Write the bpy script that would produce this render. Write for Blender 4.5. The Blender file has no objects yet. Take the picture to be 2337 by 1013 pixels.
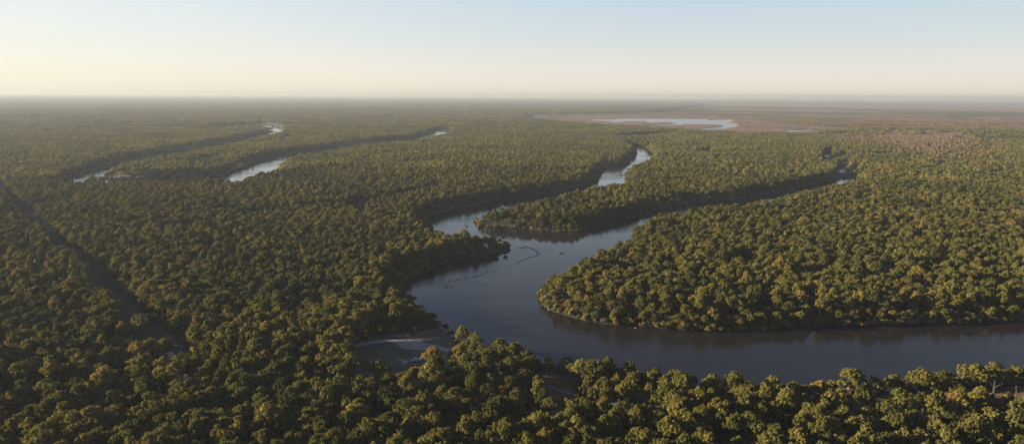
import bpy, bmesh, math, random
import numpy as np
from mathutils import Vector, Matrix, Euler
from mathutils.geometry import delaunay_2d_cdt

rng = np.random.default_rng(7)
random.seed(7)
C = bpy.context.scene.collection
scene = bpy.context.scene
R = math.radians

# ------------------------------------------------------------------ camera
PW, PH, F = 2337.0, 1013.0, 1732.0
CAM_H, PITCH, ROLL = 120.0, R(9.46), R(0.40)
cam_d = bpy.data.cameras.new("camera")
cam = bpy.data.objects.new("camera", cam_d)
C.objects.link(cam)
cam_d.sensor_fit = 'HORIZONTAL'
cam_d.sensor_width = 36.0
cam_d.lens = 36.0 * F / PW
cam_d.clip_start, cam_d.clip_end = 1.0, 200000.0
MAT = Matrix.Rotation(R(90) - PITCH, 3, 'X') @ Matrix.Rotation(ROLL, 3, 'Z')
cam.matrix_world = Matrix.Translation((0, 0, CAM_H)) @ MAT.to_4x4()
scene.camera = cam
MN = np.array(MAT)


def ground(px, py, z=0.0):
    """survey point: where the sight line of the photo meets the level z"""
    d = MN @ np.array([(px - PW / 2) / F, -(py - PH / 2) / F, -1.0])
    t = (z - CAM_H) / d[2]
    return (d[0] * t, d[1] * t)


def project(P):
    q = (np.asarray(P, float) - np.array([0, 0, CAM_H])) @ MN
    w = -q[..., 2]
    return np.stack([PW / 2 + F * q[..., 0] / w, PH / 2 - F * q[..., 1] / w, w], -1)


def survey(pts, z=0.0):
    def lev(q):
        return q + 2.0 if q >= 8 else q
    return np.array([ground(p[0], p[1], lev(p[2] if len(p) > 2 else z)) for p in pts])


# ------------------------------------------------------------------ noise
def _hash(ix, iy, s):
    n = (ix * 374761393 + iy * 668265263 + s * 2147483647) & 0xFFFFFFFF
    n = ((n ^ (n >> 13)) * 1274126177) & 0xFFFFFFFF
    return ((n ^ (n >> 16)) & 0xFFFF) / 65535.0


def vnoise(x, y, s=0):
    x, y = np.asarray(x, float), np.asarray(y, float)
    ix, iy = np.floor(x).astype(np.int64), np.floor(y).astype(np.int64)
    fx, fy = x - ix, y - iy
    fx, fy = fx * fx * (3 - 2 * fx), fy * fy * (3 - 2 * fy)
    a = _hash(ix, iy, s) * (1 - fx) + _hash(ix + 1, iy, s) * fx
    b = _hash(ix, iy + 1, s) * (1 - fx) + _hash(ix + 1, iy + 1, s) * fx
    return a * (1 - fy) + b * fy


def fbm(x, y, s=0, o=3):
    t = 0
    for k in range(o):
        t = t + vnoise(np.asarray(x) * 2 ** k, np.asarray(y) * 2 ** k, s + k) * 0.5 ** (k + 1)
    return t / (1 - 0.5 ** o)


def inside(poly, x, y):
    x, y = np.asarray(x), np.asarray(y)
    r = np.zeros(x.shape, bool)
    n = len(poly)
    lo, hi = poly.min(0), poly.max(0)
    m = (x >= lo[0]) & (x <= hi[0]) & (y >= lo[1]) & (y <= hi[1])
    if not m.any():
        return r
    xm, ym = x[m], y[m]
    q = np.zeros(xm.shape, bool)
    for i in range(n):
        x0, y0 = poly[i]
        x1, y1 = poly[(i + 1) % n]
        if y0 == y1:
            continue
        c = (y0 > ym) != (y1 > ym)
        q ^= c & (xm < (x1 - x0) * (ym - y0) / (y1 - y0) + x0)
    r[m] = q
    return r


def edge_dist(poly, x, y, closed=True):
    d = np.full(np.shape(x), 1e9)
    n = len(poly)
    for i in range(n if closed else n - 1):
        a, b = poly[i], poly[(i + 1) % n]
        ab = b - a
        L = max(ab @ ab, 1e-9)
        t = np.clip(((x - a[0]) * ab[0] + (y - a[1]) * ab[1]) / L, 0, 1)
        d = np.minimum(d, np.hypot(x - a[0] - t * ab[0], y - a[1] - t * ab[1]))
    return d


def roughen(poly, seg, amp, s, closed=True):
    out = []
    n = len(poly)
    for i in range(n if closed else n - 1):
        a, b = poly[i], poly[(i + 1) % n]
        D = max(np.hypot(*a), np.hypot(*b))
        L = np.hypot(*(b - a))
        k = max(1, int(L / (seg * max(1, D / 900))))
        nrm = np.array([-(b - a)[1], (b - a)[0]]) / max(L, 1e-6)
        for j in range(k):
            t = j / k
            p = a + (b - a) * t
            o = (fbm(p[0] / 14, p[1] / 14, s) - 0.5) * 2 * amp
            out.append(p + nrm * o * min(1.0, L / 25))
    if not closed:
        out.append(poly[-1])
    return np.array(out)


# ------------------------------------------------------------------ survey of the place (from the photo)
RIVER = survey([
    (1155, 572), (1130, 579), (1100, 584), (1060, 591), (1030, 598), (990, 611), (960, 622), (935, 634), (918, 648), (914, 662), (922, 688),
    (948, 714), (985, 737), (1010, 752), (1022, 768), (1036, 778), (1048, 790), (1085, 802), (1130, 813), (1170, 820), (1190, 822),
    (1240, 840), (1330, 854), (1400, 870), (1500, 890), (1600, 900), (1700, 909), (1800, 912), (1900, 908), (2000, 896), (2100, 886),
    (2200, 878), (2337, 868), (2800, 850), (2800, 722), (2337, 732), (2190, 738), (2040, 741), (1890, 745), (1737, 754), (1640, 757), (1560, 754), (1500, 748),
    (1450, 743), (1390, 739), (1340, 732), (1300, 722), (1265, 711), (1245, 700), (1237, 688), (1234, 672), (1240, 652, 4), (1258, 622, 8),
    (1300, 597, 9), (1350, 570, 9), (1400, 548, 9), (1442, 530, 9), (1452, 508, 9), (1478, 490, 10), (1500, 479, 11), (1537, 477, 13),
    (1571, 466, 13), (1674, 457, 13), (1743, 448, 13), (1828, 426, 13), (1914, 409, 13), (1962, 403, 13), (1957, 399, 3), (1914, 405, 3), (1828, 423, 3),
    (1743, 446, 0), (1674, 455, 2), (1571, 463, 1), (1530, 474), (1480, 484), (1440, 499), (1400, 509), (1360, 517), (1330, 529), (1310, 532),
    (1260, 528), (1200, 523), (1140, 520), (1095, 518), (1087, 508), (1084, 495, 3), (1090, 480, 10), (1110, 470, 13), (1180, 455, 13),
    (1260, 441, 13), (1340, 421, 13), (1365, 417, 13), (1430, 408, 12), (1431, 401, 4), (1429, 392, 3), (1436, 380, 8), (1445, 371, 10),
    (1480, 362, 10), (1489, 352, 5), (1471, 340, 0), (1463, 333.5, 0), (1445, 332.5, 0), (1428, 332.5, 0), (1444, 337, 3), (1452, 341, 0), (1455, 349, 0),
    (1450, 360, 0), (1439, 368, 0), (1425, 378.5, 0), (1407, 379.5, 0), (1387, 382, 0), (1375, 389, 0), (1369, 399, 0), (1362, 412, 0), (1340, 419, 2),
    (1260, 437, 2), (1180, 452, 1), (1100, 466, 0), (1040, 478, 0), (1000, 488, 0), (975, 497, 0), (985, 505, 12), (1010, 513, 12), (1060, 521, 12),
    (1110, 533, 9.5), (1150, 545, 6), (1158, 560, 2)])
CREEK_A = survey([
    (158, 408, 12), (185, 411, 12), (199, 404, 6), (219, 393, 10), (260, 372, 13), (308, 362, 13), (377, 348, 13), (445, 338, 13), (514, 326, 13), (582, 311, 13),
    (634, 300, 13), (647, 298, 5), (639, 290, 0), (617, 284.5, 0), (588, 280.5, 0), (586, 283, 5), (603, 288, 10), (626, 292, 10), (631, 297, 6), (600, 304, 4), (582, 308, 4), (514, 323, 4),
    (445, 335, 4), (377, 345, 4), (308, 359, 4), (260, 369, 4), (232, 384, 0), (195, 394, 0), (158, 404, 0)])
CREEK_B = survey([
    (215, 406, 13), (308, 406, 13), (377, 404, 13), (450, 404, 13), (500, 401, 13), (519, 401, 13), (534, 407, 12), (545, 403, 12), (562, 395, 12), (600, 389, 12),
    (627, 379, 12), (641, 362, 12), (671, 350, 13), (720, 345, 13), (800, 330, 13), (868, 323, 13), (944, 316, 13), (964, 313, 12), (995, 309, 10), (1028, 302, 8),
    (1024, 297.5, 0), (1000, 295.5, 0), (992, 302, 0), (964, 310, 0), (944, 313, 4), (868, 320, 4), (800, 327, 4), (720, 341, 4), (671, 349, 0), (640, 354, 0),
    (600, 364, 0), (560, 379, 0), (521, 397, 0), (500, 397, 4), (450, 400, 4), (377, 400, 4), (308, 402, 4), (225, 402, 4)])
LAKE = survey([
    (1341, 274), (1359, 272.5), (1403, 272.5), (1416, 271), (1463, 271), (1517, 271), (1612, 272), (1617, 274), (1634, 273.5), (1666, 273), (1674, 277), (1659, 281),
    (1676, 283), (1687, 287), (1674, 292), (1651, 295.5), (1567, 298), (1602, 294), (1640, 290.5), (1651, 289), (1646, 286), (1557, 284), (1555, 286.5), (1473, 286.5), (1498, 284.5),
    (1540, 283), (1530, 280), (1490, 280.5), (1483, 281.5), (1473, 277.5), (1433, 277), (1403, 280), (1356, 282.5), (1398, 277.8), (1378, 277), (1359, 276.5)])
PONDS = [survey(p) for p in (
    [(1785, 300), (1800, 297.5), (1868, 296), (1850, 299.5), (1800, 302)],
    [(1203, 268.8), (1225, 266.8), (1275, 266.2), (1240, 268.6)],
    [(2224, 280.5), (2232, 277), (2238, 279), (2233, 281.5)],
    [(1913, 394), (1918, 386), (1927, 380.5), (1931, 384), (1927, 394)],
    [(1879, 357), (1892, 350.5), (1896, 354), (1890, 360)])]
WATERS = [RIVER, CREEK_A, CREEK_B, LAKE] + PONDS
amps = [2.2, 2.0, 2.0, 12.0] + [3.0] * 5
WATERS = [roughen(p, 5.0, a, i * 11) for i, (p, a) in enumerate(zip(WATERS, amps))]

MARSH = [survey(p) for p in (
    [(1190, 270), (1205, 265.5), (1330, 262.5), (1560, 263.5), (1640, 264.5), (1700, 269), (1780, 279), (1860, 287), (1955, 293), (1930, 303), (1850, 307), (1760, 311),
     (1700, 312), (1650, 305), (1600, 301), (1540, 300), (1490, 292), (1420, 288), (1345, 284), (1290, 285), (1240, 278)],
    [(1740, 260), (1850, 261.5), (1975, 264.6), (2058, 268), (2163, 271), (2208, 276), (2173, 279.6), (2100, 276), (2037, 272), (1933, 270), (1850, 268), (1740, 263)],
    [(2215, 283), (2337, 282), (2750, 284), (2750, 293), (2337, 289), (2288, 286)],
    [(2163, 268.5), (2337, 267), (2750, 268), (2750, 281), (2337, 280), (2280, 279), (2226, 274)],
    [(1640, 237), (1850, 238.5), (2058, 242.0), (2204, 240.2), (2337, 242), (2750, 245), (2750, 259), (2337, 257), (2163, 254), (2037, 252.5), (1912, 247.5), (1850, 246), (1640, 243)],
    [(1600, 247.5), (1850, 250.2), (1933, 252.5), (2058, 257), (1996, 258.5), (1850, 256.5), (1640, 251.5)],
    [(1560, 259.5), (1700, 256.5), (1760, 259), (1700, 261), (1600, 261.5)],
    [(1900, 262), (2000, 261), (2150, 264), (2160, 267), (2050, 265)],
    [(1500, 238), (1640, 236.5), (1700, 238), (1640, 240)],
    [(1425, 243.5), (1505, 245), (1500, 246.5), (1440, 246)])]
MARSH = [roughen(p, 12.0, 10.0, 50 + i) for i, p in enumerate(MARSH)]
BRUSH = survey([(1780, 316), (1880, 306), (1955, 296), (2050, 294), (2180, 298), (2310, 308), (2300, 330), (2270, 362), (2180, 382), (2100, 380), (2040, 360), (2000, 340),
                (1960, 325), (1850, 322)], 6)
SCRUB = survey([(1190, 263), (1500, 258), (1640, 235), (2900, 233), (2900, 305), (2250, 302), (1960, 298), (1840, 312), (1700, 318), (1560, 303), (1340, 290)])
CLEARING = survey([(798, 789, 1), (845, 768, 1), (900, 760, 1), (960, 752, 1), (1008, 745, 1), (1026, 766, 1), (1042, 786, 1), (1085, 804, 1), (1060, 815, 1), (1032, 803, 12),
                   (985, 803, 12), (955, 826, 13), (900, 838, 13), (850, 840, 13), (815, 835, 13), (798, 805, 10)])
LAWN = survey([(1925, 900), (2000, 900), (2100, 892), (2200, 884), (2400, 872), (2400, 915, 8), (2250, 909, 8), (2200, 906, 8), (2100, 910, 8), (2060, 918, 8), (1980, 918, 8), (1935, 906, 8)], 1)
PATCH = survey([(1225, 846), (1320, 858), (1325, 873, 12), (1285, 886, 13), (1240, 876, 13), (1215, 862, 4)], 1)
HOLLOWS = [survey(p, 12) for p in (
    [(360, 500), (520, 484), (640, 466), (720, 456), (795, 448), (870, 434), (1000, 413), (1004, 417), (905, 438), (845, 453), (838, 472), (872, 487), (812, 480), (780, 460), (720, 461), (640, 471), (520, 489), (365, 505)],
    [(405, 367), (460, 352), (505, 347), (500, 357), (455, 366)],
    [(635, 318), (655, 305), (672, 308), (665, 316)],
    [(1975, 402), (1905, 397), (1930, 380), (1962, 368), (1962, 374), (1940, 392)],
    [(1906, 399, 13), (1938, 399, 13), (1938, 378, 0), (1910, 380, 0)],
    [(1874, 362, 13), (1901, 362, 13), (1901, 349, 0), (1876, 349, 0)],
    [(1868, 356), (1872, 347), (1930, 344), (2040, 340), (2044, 346), (1940, 350), (1898, 362)],
    [(1590, 338), (1620, 334), (1622, 342), (1595, 344)],
    [(1400, 304), (1470, 300), (1560, 296), (1570, 299), (1480, 306), (1410, 308)],
    [(1425, 325), (1520, 319), (1530, 322), (1440, 329)],
    [(480, 281), (545, 279), (540, 288), (500, 289)],
    [(560, 268), (640, 262), (700, 262), (640, 266)],
    [(190, 275), (270, 272), (280, 276), (200, 279)],
    [(862, 262), (900, 260), (905, 267), (870, 268)],
    [(400, 283), (580, 280), (582, 284), (410, 287)])]
TRACK = survey([(-40, 385, 12), (10, 418, 12), (45, 452, 12), (95, 500, 11), (150, 545, 11), (205, 590, 10), (245, 630, 10), (290, 672, 9), (335, 715, 8), (370, 760, 6), (392, 808, 1), (408, 828, 1), (417, 850, 1), (420, 862, 1)])
ROAD = survey([(640, 812), (760, 798), (815, 785), (860, 777), (905, 772.5), (930, 774), (985, 786), (1030, 799), (1080, 816), (1160, 850), (1265, 883), (1400, 917), (1560, 940), (1800, 950), (1960, 950), (2090, 938), (2170, 924), (2250, 916), (2420, 905)], 1)


def ribbon_pts(line, step):
    out = []
    n = len(line)
    for i in range(n - 1):
        p0, p1, p2, p3 = line[max(i - 1, 0)], line[i], line[i + 1], line[min(i + 2, n - 1)]
        k = max(1, int(np.hypot(*(p2 - p1)) / step))
        for j in range(k):
            t = j / k
            out.append(0.5 * ((2 * p1) + (-p0 + p2) * t + (2 * p0 - 5 * p1 + 4 * p2 - p3) * t * t + (-p0 + 3 * p1 - 3 * p2 + p3) * t ** 3))
    out.append(line[-1])
    return np.array(out)


ROAD = ribbon_pts(ROAD, 4.0)
TRACK = ribbon_pts(TRACK, 6.0)
HOLLOWS = [roughen(h_, 6.0, 5.0, 130 + i_) for i_, h_ in enumerate(HOLLOWS)]


def in_water(x, y):
    m = np.zeros(np.shape(x), bool)
    for p in WATERS:
        m |= inside(p, x, y)
    return m


def in_marsh(x, y):
    m = np.zeros(np.shape(x), bool)
    for p in MARSH:
        m |= inside(p, x, y)
    return m


def shore_dist(x, y, sel=None):
    d = np.full(np.shape(x), 1e9)
    for p in (WATERS[:3] if sel is None else sel):
        d = np.minimum(d, edge_dist(p, x, y))
    return d


# ------------------------------------------------------------------ materials
def nodes(name):
    m = bpy.data.materials.new(name)
    m.use_nodes = True
    nt = m.node_tree
    nt.nodes.clear()
    out = nt.nodes.new('ShaderNodeOutputMaterial')
    return m, nt, out


def N(nt, typ, **kw):
    n = nt.nodes.new(typ)
    for k, v in kw.items():
        if k in n.inputs:
            n.inputs[k].default_value = v
        else:
            setattr(n, k, v)
    return n


def ramp(nt, stops, mode='LINEAR'):
    n = nt.nodes.new('ShaderNodeValToRGB')
    cr = n.color_ramp
    cr.interpolation = mode
    while len(cr.elements) < len(stops):
        cr.elements.new(0.5)
    for e, (p, c) in zip(cr.elements, stops):
        e.position = p
        e.color = (*c, 1) if len(c) == 3 else c
    return n


def leaf_material(name, stops, transl=0.40):
    m, nt, out = nodes(name)
    L = nt.links.new
    a = N(nt, 'ShaderNodeAttribute', attribute_type='INSTANCER', attribute_name='tint')
    v = N(nt, 'ShaderNodeAttribute', attribute_type='GEOMETRY', attribute_name='tone')
    # tone shifts each leaf clump a little along the ramp and in value
    ad = N(nt, 'ShaderNodeMath', operation='MULTIPLY_ADD')
    L(v.outputs['Fac'], ad.inputs[0]); ad.inputs[1].default_value = 0.14
    sub = N(nt, 'ShaderNodeMath', operation='SUBTRACT')
    L(a.outputs['Fac'], sub.inputs[0]); sub.inputs[1].default_value = 0.07
    L(sub.outputs[0], ad.inputs[2])
    r = ramp(nt, stops)
    L(ad.outputs[0], r.inputs['Fac'])
    val = N(nt, 'ShaderNodeMapRange')
    L(v.outputs['Fac'], val.inputs['Value'])
    val.inputs['To Min'].default_value = 0.85
    val.inputs['To Max'].default_value = 2.05
    hs = N(nt, 'ShaderNodeHueSaturation')
    L(r.outputs['Color'], hs.inputs['Color']); L(val.outputs['Result'], hs.inputs['Value'])
    d = N(nt, 'ShaderNodeBsdfDiffuse'); t = N(nt, 'ShaderNodeBsdfTranslucent')
    L(hs.outputs['Color'], d.inputs['Color']); L(hs.outputs['Color'], t.inputs['Color'])
    mx = N(nt, 'ShaderNodeMixShader'); mx.inputs['Fac'].default_value = transl
    L(d.outputs[0], mx.inputs[1]); L(t.outputs[0], mx.inputs[2])
    L(mx.outputs[0], out.inputs['Surface'])
    return m


LEAF = leaf_material('foliage', [(0.0, (0.038, 0.040, 0.013)), (0.25, (0.070, 0.067, 0.019)), (0.5, (0.113, 0.097, 0.025)), (0.68, (0.150, 0.112, 0.030)),
                                 (0.82, (0.145, 0.092, 0.032)), (0.92, (0.122, 0.078, 0.048)), (1.0, (0.175, 0.122, 0.098))])


def simple(name, c1, c2, scale=1.0, rough=0.9, detail=6.0, metallic=0.0, coords='Object'):
    m, nt, out = nodes(name)
    L = nt.links.new
    tc = N(nt, 'ShaderNodeTexCoord')
    nz = N(nt, 'ShaderNodeTexNoise', Scale=scale, Detail=detail)
    L(tc.outputs[coords], nz.inputs['Vector'])
    r = ramp(nt, [(0.3, c1), (0.7, c2)])
    L(nz.outputs['Fac'], r.inputs['Fac'])
    b = N(nt, 'ShaderNodeBsdfPrincipled', Roughness=rough, Metallic=metallic)
    L(r.outputs['Color'], b.inputs['Base Color'])
    L(b.outputs[0], out.inputs['Surface'])
    return m


BARK = simple('bark', (0.026, 0.021, 0.016), (0.065, 0.053, 0.042), 3.0)
PALE_BARK = simple('pale_bark', (0.085, 0.074, 0.062), (0.17, 0.15, 0.13), 2.0)
FLOOR = simple('forest_floor', (0.014, 0.012, 0.007), (0.034, 0.026, 0.014), 0.15)
WETMUD = simple('wet_mud', (0.003, 0.0024, 0.0018), (0.008, 0.006, 0.0045), 0.8)
GRAVEL = simple('gravel', (0.23, 0.205, 0.172), (0.37, 0.335, 0.285), 0.5)
TRACKM = simple('dirt_track', (0.055, 0.048, 0.04), (0.15, 0.14, 0.13), 0.12)
TURF = simple('mown_grass', (0.062, 0.050, 0.029), (0.13, 0.098, 0.056), 0.15)
STRAW = simple('leaf_litter', (0.045, 0.026, 0.013), (0.16, 0.080, 0.036), 0.22)
SANDY = simple('bare_earth', (0.09, 0.075, 0.055), (0.19, 0.165, 0.13), 0.3)
WEED = simple('water_weed', (0.035, 0.040, 0.034), (0.075, 0.078, 0.060), 2.0)
MUD = simple('mud', (0.03, 0.024, 0.017), (0.06, 0.05, 0.036), 0.5)


def marsh_material():
    m, nt, out = nodes('marsh_grass')
    L = nt.links.new
    tc = N(nt, 'ShaderNodeTexCoord')
    mp = N(nt, 'ShaderNodeMapping')
    mp.inputs['Scale'].default_value = (0.0035, 0.010, 1)
    L(tc.outputs['Object'], mp.inputs['Vector'])
    nz = N(nt, 'ShaderNodeTexNoise', Scale=1.0, Detail=9.0, Roughness=0.65)
    L(mp.outputs[0], nz.inputs['Vector'])
    r = ramp(nt, [(0.28, (0.050, 0.044, 0.026)), (0.40, (0.125, 0.082, 0.062)), (0.50, (0.168, 0.110, 0.095)), (0.60, (0.145, 0.104, 0.084)), (0.68, (0.225, 0.155, 0.108)), (0.78, (0.08, 0.068, 0.036))])
    L(nz.outputs['Fac'], r.inputs['Fac'])
    b = N(nt, 'ShaderNodeBsdfDiffuse')
    L(r.outputs['Color'], b.inputs['Color'])
    L(b.outputs[0], out.inputs['Surface'])
    return m


def water_material():
    m, nt, out = nodes('river_water')
    L = nt.links.new
    tc = N(nt, 'ShaderNodeTexCoord')
    n1 = N(nt, 'ShaderNodeTexNoise', Scale=0.9, Detail=3.0)
    mp = N(nt, 'ShaderNodeMapping')
    mp.inputs['Rotation'].default_value = (0, 0, R(25))
    mp.inputs['Scale'].default_value = (1.0, 2.2, 1)
    L(tc.outputs['Object'], mp.inputs['Vector']); L(mp.outputs[0], n1.inputs['Vector'])
    n2 = N(nt, 'ShaderNodeTexNoise', Scale=0.012, Detail=3.0)
    mp2 = N(nt, 'ShaderNodeMapping')
    mp2.inputs['Rotation'].default_value = (0, 0, R(-12))
    mp2.inputs['Scale'].default_value = (0.6, 2.0, 1)
    L(tc.outputs['Object'], mp2.inputs['Vector']); L(mp2.outputs[0], n2.inputs['Vector'])
    wind = N(nt, 'ShaderNodeMapRange')
    wind.inputs['From Min'].default_value = 0.35; wind.inputs['From Max'].default_value = 0.7
    wind.inputs['To Min'].default_value = 0.10; wind.inputs['To Max'].default_value = 0.45
    L(n2.outputs['Fac'], wind.inputs['Value'])
    bp = N(nt, 'ShaderNodeBump', Distance=0.10)
    L(wind.outputs[0], bp.inputs['Strength']); L(n1.outputs['Fac'], bp.inputs['Height'])
    b = N(nt, 'ShaderNodeBsdfPrincipled', Roughness=0.07, IOR=1.333)
    rg = N(nt, 'ShaderNodeMapRange')
    rg.inputs['From Min'].default_value = 0.35; rg.inputs['From Max'].default_value = 0.68
    rg.inputs['To Min'].default_value = 0.03; rg.inputs['To Max'].default_value = 0.17
    L(n2.outputs['Fac'], rg.inputs['Value']); L(rg.outputs[0], b.inputs['Roughness'])
    b.inputs['Specular IOR Level'].default_value = 0.24
    b.inputs['Base Color'].default_value = (0.011, 0.0095, 0.0105, 1)
    L(bp.outputs[0], b.inputs['Normal'])
    L(b.outputs[0], out.inputs['Surface'])
    return m


WATER = water_material()
LAKE_WATER = simple('lake_water', (.02, .03, .045), (.03, .04, .055), .01, .20)
MARSHM = marsh_material()


# ------------------------------------------------------------------ mesh helpers
def mesh_from(name, V, Fc, mats, mat_idx=None, attrs=None, smooth=False):
    me = bpy.data.meshes.new(name)
    V = np.asarray(V, np.float32)
    if isinstance(Fc, np.ndarray):
        k = Fc.shape[1]
        me.vertices.add(len(V)); me.vertices.foreach_set('co', V.ravel())
        me.loops.add(Fc.size); me.loops.foreach_set('vertex_index', Fc.astype(np.int32).ravel())
        me.polygons.add(len(Fc)); me.polygons.foreach_set('loop_start', np.arange(0, Fc.size, k, dtype=np.int32))
        me.update(calc_edges=True)
    else:
        me.from_pydata(V.tolist(), [], [list(f) for f in Fc])
    for m in (mats if isinstance(mats, (list, tuple)) else [mats]):
        me.materials.append(m)
    if mat_idx is not None:
        me.polygons.foreach_set('material_index', np.asarray(mat_idx, np.int32))
    for k, v in (attrs or {}).items():
        a = me.attributes.new(k, 'FLOAT', 'FACE')
        a.data.foreach_set('value', np.asarray(v, np.float32))
    if smooth:
        me.polygons.foreach_set('use_smooth', np.ones(len(me.polygons), bool))
    me.validate()
    return me


def obj(name, me, parent=None, loc=None):
    o = bpy.data.objects.new(name, me)
    C.objects.link(o)
    if parent:
        o.parent = parent
    if loc is not None:
        o.location = loc
    return o


def tag(o, label=None, cat=None, group=None, kind=None):
    for k, v in (('label', label), ('category', cat), ('group', group), ('kind', kind)):
        if v:
            o[k] = v
    return o


def empty(name, loc, rz=0.0):
    o = bpy.data.objects.new(name, None)
    C.objects.link(o)
    o.location = loc
    o.rotation_euler = (0, 0, rz)
    o.empty_display_size = 0.5
    return o


def sheet_from_polys(polys, rings_keep, name, z, mat, skirt=None, clip=None):
    """triangulated sheet over the union region chosen by rings_keep(cx, cy)"""
    V, E = [], []
    for p in polys:
        b = len(V)
        V += [Vector((float(a), float(c))) for a, c in p]
        E += [(b + i, b + (i + 1) % len(p)) for i in range(len(p))]
    v, e, f, *_ = delaunay_2d_cdt(V, E, [], 0, 1e-4)
    v = np.array([[q.x, q.y] for q in v])
    f = np.array([t for t in f if len(t) == 3])
    c = v[f].mean(1)
    f = f[rings_keep(c[:, 0], c[:, 1])]
    used = {}
    VV, FF = [], []
    for t in f:
        a, b, d = v[t[0]], v[t[1]], v[t[2]]
        if (b[0] - a[0]) * (d[1] - a[1]) - (b[1] - a[1]) * (d[0] - a[0]) < 0:
            t = t[::-1]
        for q in t:
            if q not in used:
                used[q] = len(VV)
                VV.append((v[q][0], v[q][1], z))
        FF.append([used[q] for q in t])
    n_top = len(FF)
    if skirt is not None:
        cnt = {}
        for t in FF:
            for i in range(3):
                cnt[(t[i], t[(i + 1) % 3])] = 1
        low = {}
        for (a, b) in list(cnt):
            if (b, a) not in cnt and np.hypot(*VV[a][:2]) < 40000:
                for q in (a, b):
                    if q not in low:
                        low[q] = len(VV)
                        VV.append((VV[q][0], VV[q][1], skirt))
                FF.append([b, a, low[a], low[b]])
    return obj(name, mesh_from(name, VV, FF, mat, [0] * n_top + [1 if isinstance(mat, list) else 0] * (len(FF) - n_top)))


# ------------------------------------------------------------------ ground and water
FAR = 44000.0
disc = np.array([[FAR * math.cos(t), FAR * math.sin(t)] for t in np.linspace(0, 2 * math.pi, 181)[:-1]])
tag(sheet_from_polys([disc] + WATERS, lambda x, y: ~in_water(x, y), 'ground', 0.45, [FLOOR, WETMUD], skirt=-0.6), kind='structure')
w = np.array([(-2500, 100), (3500, 100), (3500, 3300), (-2500, 3300)], float)
BRR = roughen(BRUSH, 10.0, 22.0, 97)
sheet_from_polys([BRR], lambda x, y: inside(BRR, x, y) & ~in_water(x, y), 'brushland', 0.48, MARSHM)['kind'] = 'structure'
tag(obj('river', mesh_from('river', [(a, b, 0.0) for a, b in w], [[0, 1, 2, 3]], WATER)), kind='structure')
def in_lake(x, y):
    m_ = np.zeros(np.shape(x), bool)
    for p in WATERS[3:]:
        m_ |= inside(p, x, y)
    return m_


tag(sheet_from_polys(WATERS[3:], in_lake, 'lake', 0.02, LAKE_WATER), kind='structure')
tag(sheet_from_polys(MARSH + [WATERS[3]] + WATERS[4:], lambda x, y: in_marsh(x, y) & ~in_water(x, y), 'marsh', 1.5, MARSHM, skirt=0.0), kind='structure')


def ribbon(name, line, width, z, mat):
    V, Fc = [], []
    for i, p in enumerate(line):
        t = line[min(i + 1, len(line) - 1)] - line[max(i - 1, 0)]
        n = np.array([-t[1], t[0]]) / np.hypot(*t)
        w = (width(i, p) if callable(width) else width) * (0.9 + 0.25 * vnoise(p[0] / 5, p[1] / 5, 3)) / 2
        V += [(*(p + n * w), z), (*(p - n * w), z)]
        if i:
            Fc.append([2 * i - 2, 2 * i - 1, 2 * i + 1, 2 * i])
    o = obj(name, mesh_from(name, V, Fc, mat))
    o.data.flip_normals() if o.data.polygons[0].normal.z < 0 else None
    return tag(o, kind='structure')


sheet_from_polys([roughen(CLEARING, 3, 1.5, 90)], lambda x, y: inside(CLEARING, x, y), 'clearing', 0.456, TURF)['kind'] = 'structure'
LR = roughen(LAWN, 3, 2.0, 91)
sheet_from_polys([LR], lambda x, y: inside(LR, x, y), 'lawn', 0.456, STRAW)['kind'] = 'structure'
PR = roughen(PATCH, 3, 1.0, 92)
sheet_from_polys([PR], lambda x, y: inside(PR, x, y), 'bare_ground', 0.456, STRAW)['kind'] = 'structure'
LOT = roughen(survey([(880, 773), (905, 773), (935, 775), (985, 789), (982, 797), (953, 797), (918, 793), (905, 783)], 0.8), 2, 1.0, 93)
sheet_from_polys([LOT], lambda x, y: inside(LOT, x, y), 'gravel_lot', 0.461, GRAVEL)['kind'] = 'structure'
SPUR = roughen(survey([(925, 770), (955, 759), (982, 748), (990, 749), (968, 760), (950, 769), (990, 766), (1015, 768), (975, 776), (945, 778)], 0.8), 2, 0.8, 94)
sheet_from_polys([SPUR], lambda x, y: inside(SPUR, x, y), 'dirt_path', 0.466, SANDY)['kind'] = 'structure'
kx = int(np.argmin(np.hypot(*(ROAD - np.array(ground(1062, 812, .5))).T)))
ribbon('gravel_road', ROAD[:kx + 1], 3.8, 0.471, GRAVEL)
ribbon('forest_road', ROAD[kx:], 3.0, 0.4725, TRACKM)
VIS = TRACK[np.array([project((p[0], p[1], 1))[1] for p in TRACK]) > 800]
ribbon('forest_track', VIS, lambda i, p: 2.8, 0.476, GRAVEL)


# ------------------------------------------------------------------ tree prototypes
def tube(V, Fc, p0, p1, r0, r1, n=5):
    p0, p1 = Vector(p0), Vector(p1)
    d = (p1 - p0).normalized()
    q = d.to_track_quat('Z', 'Y')
    b = len(V)
    for p, r in ((p0, r0), (p1, r1)):
        for k in range(n):
            a = 2 * math.pi * k / n
            V.append(tuple(p + q @ Vector((r * math.cos(a), r * math.sin(a), 0))))
    for k in range(n):
        Fc.append([b + k, b + (k + 1) % n, b + n + (k + 1) % n, b + n + k])


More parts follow.
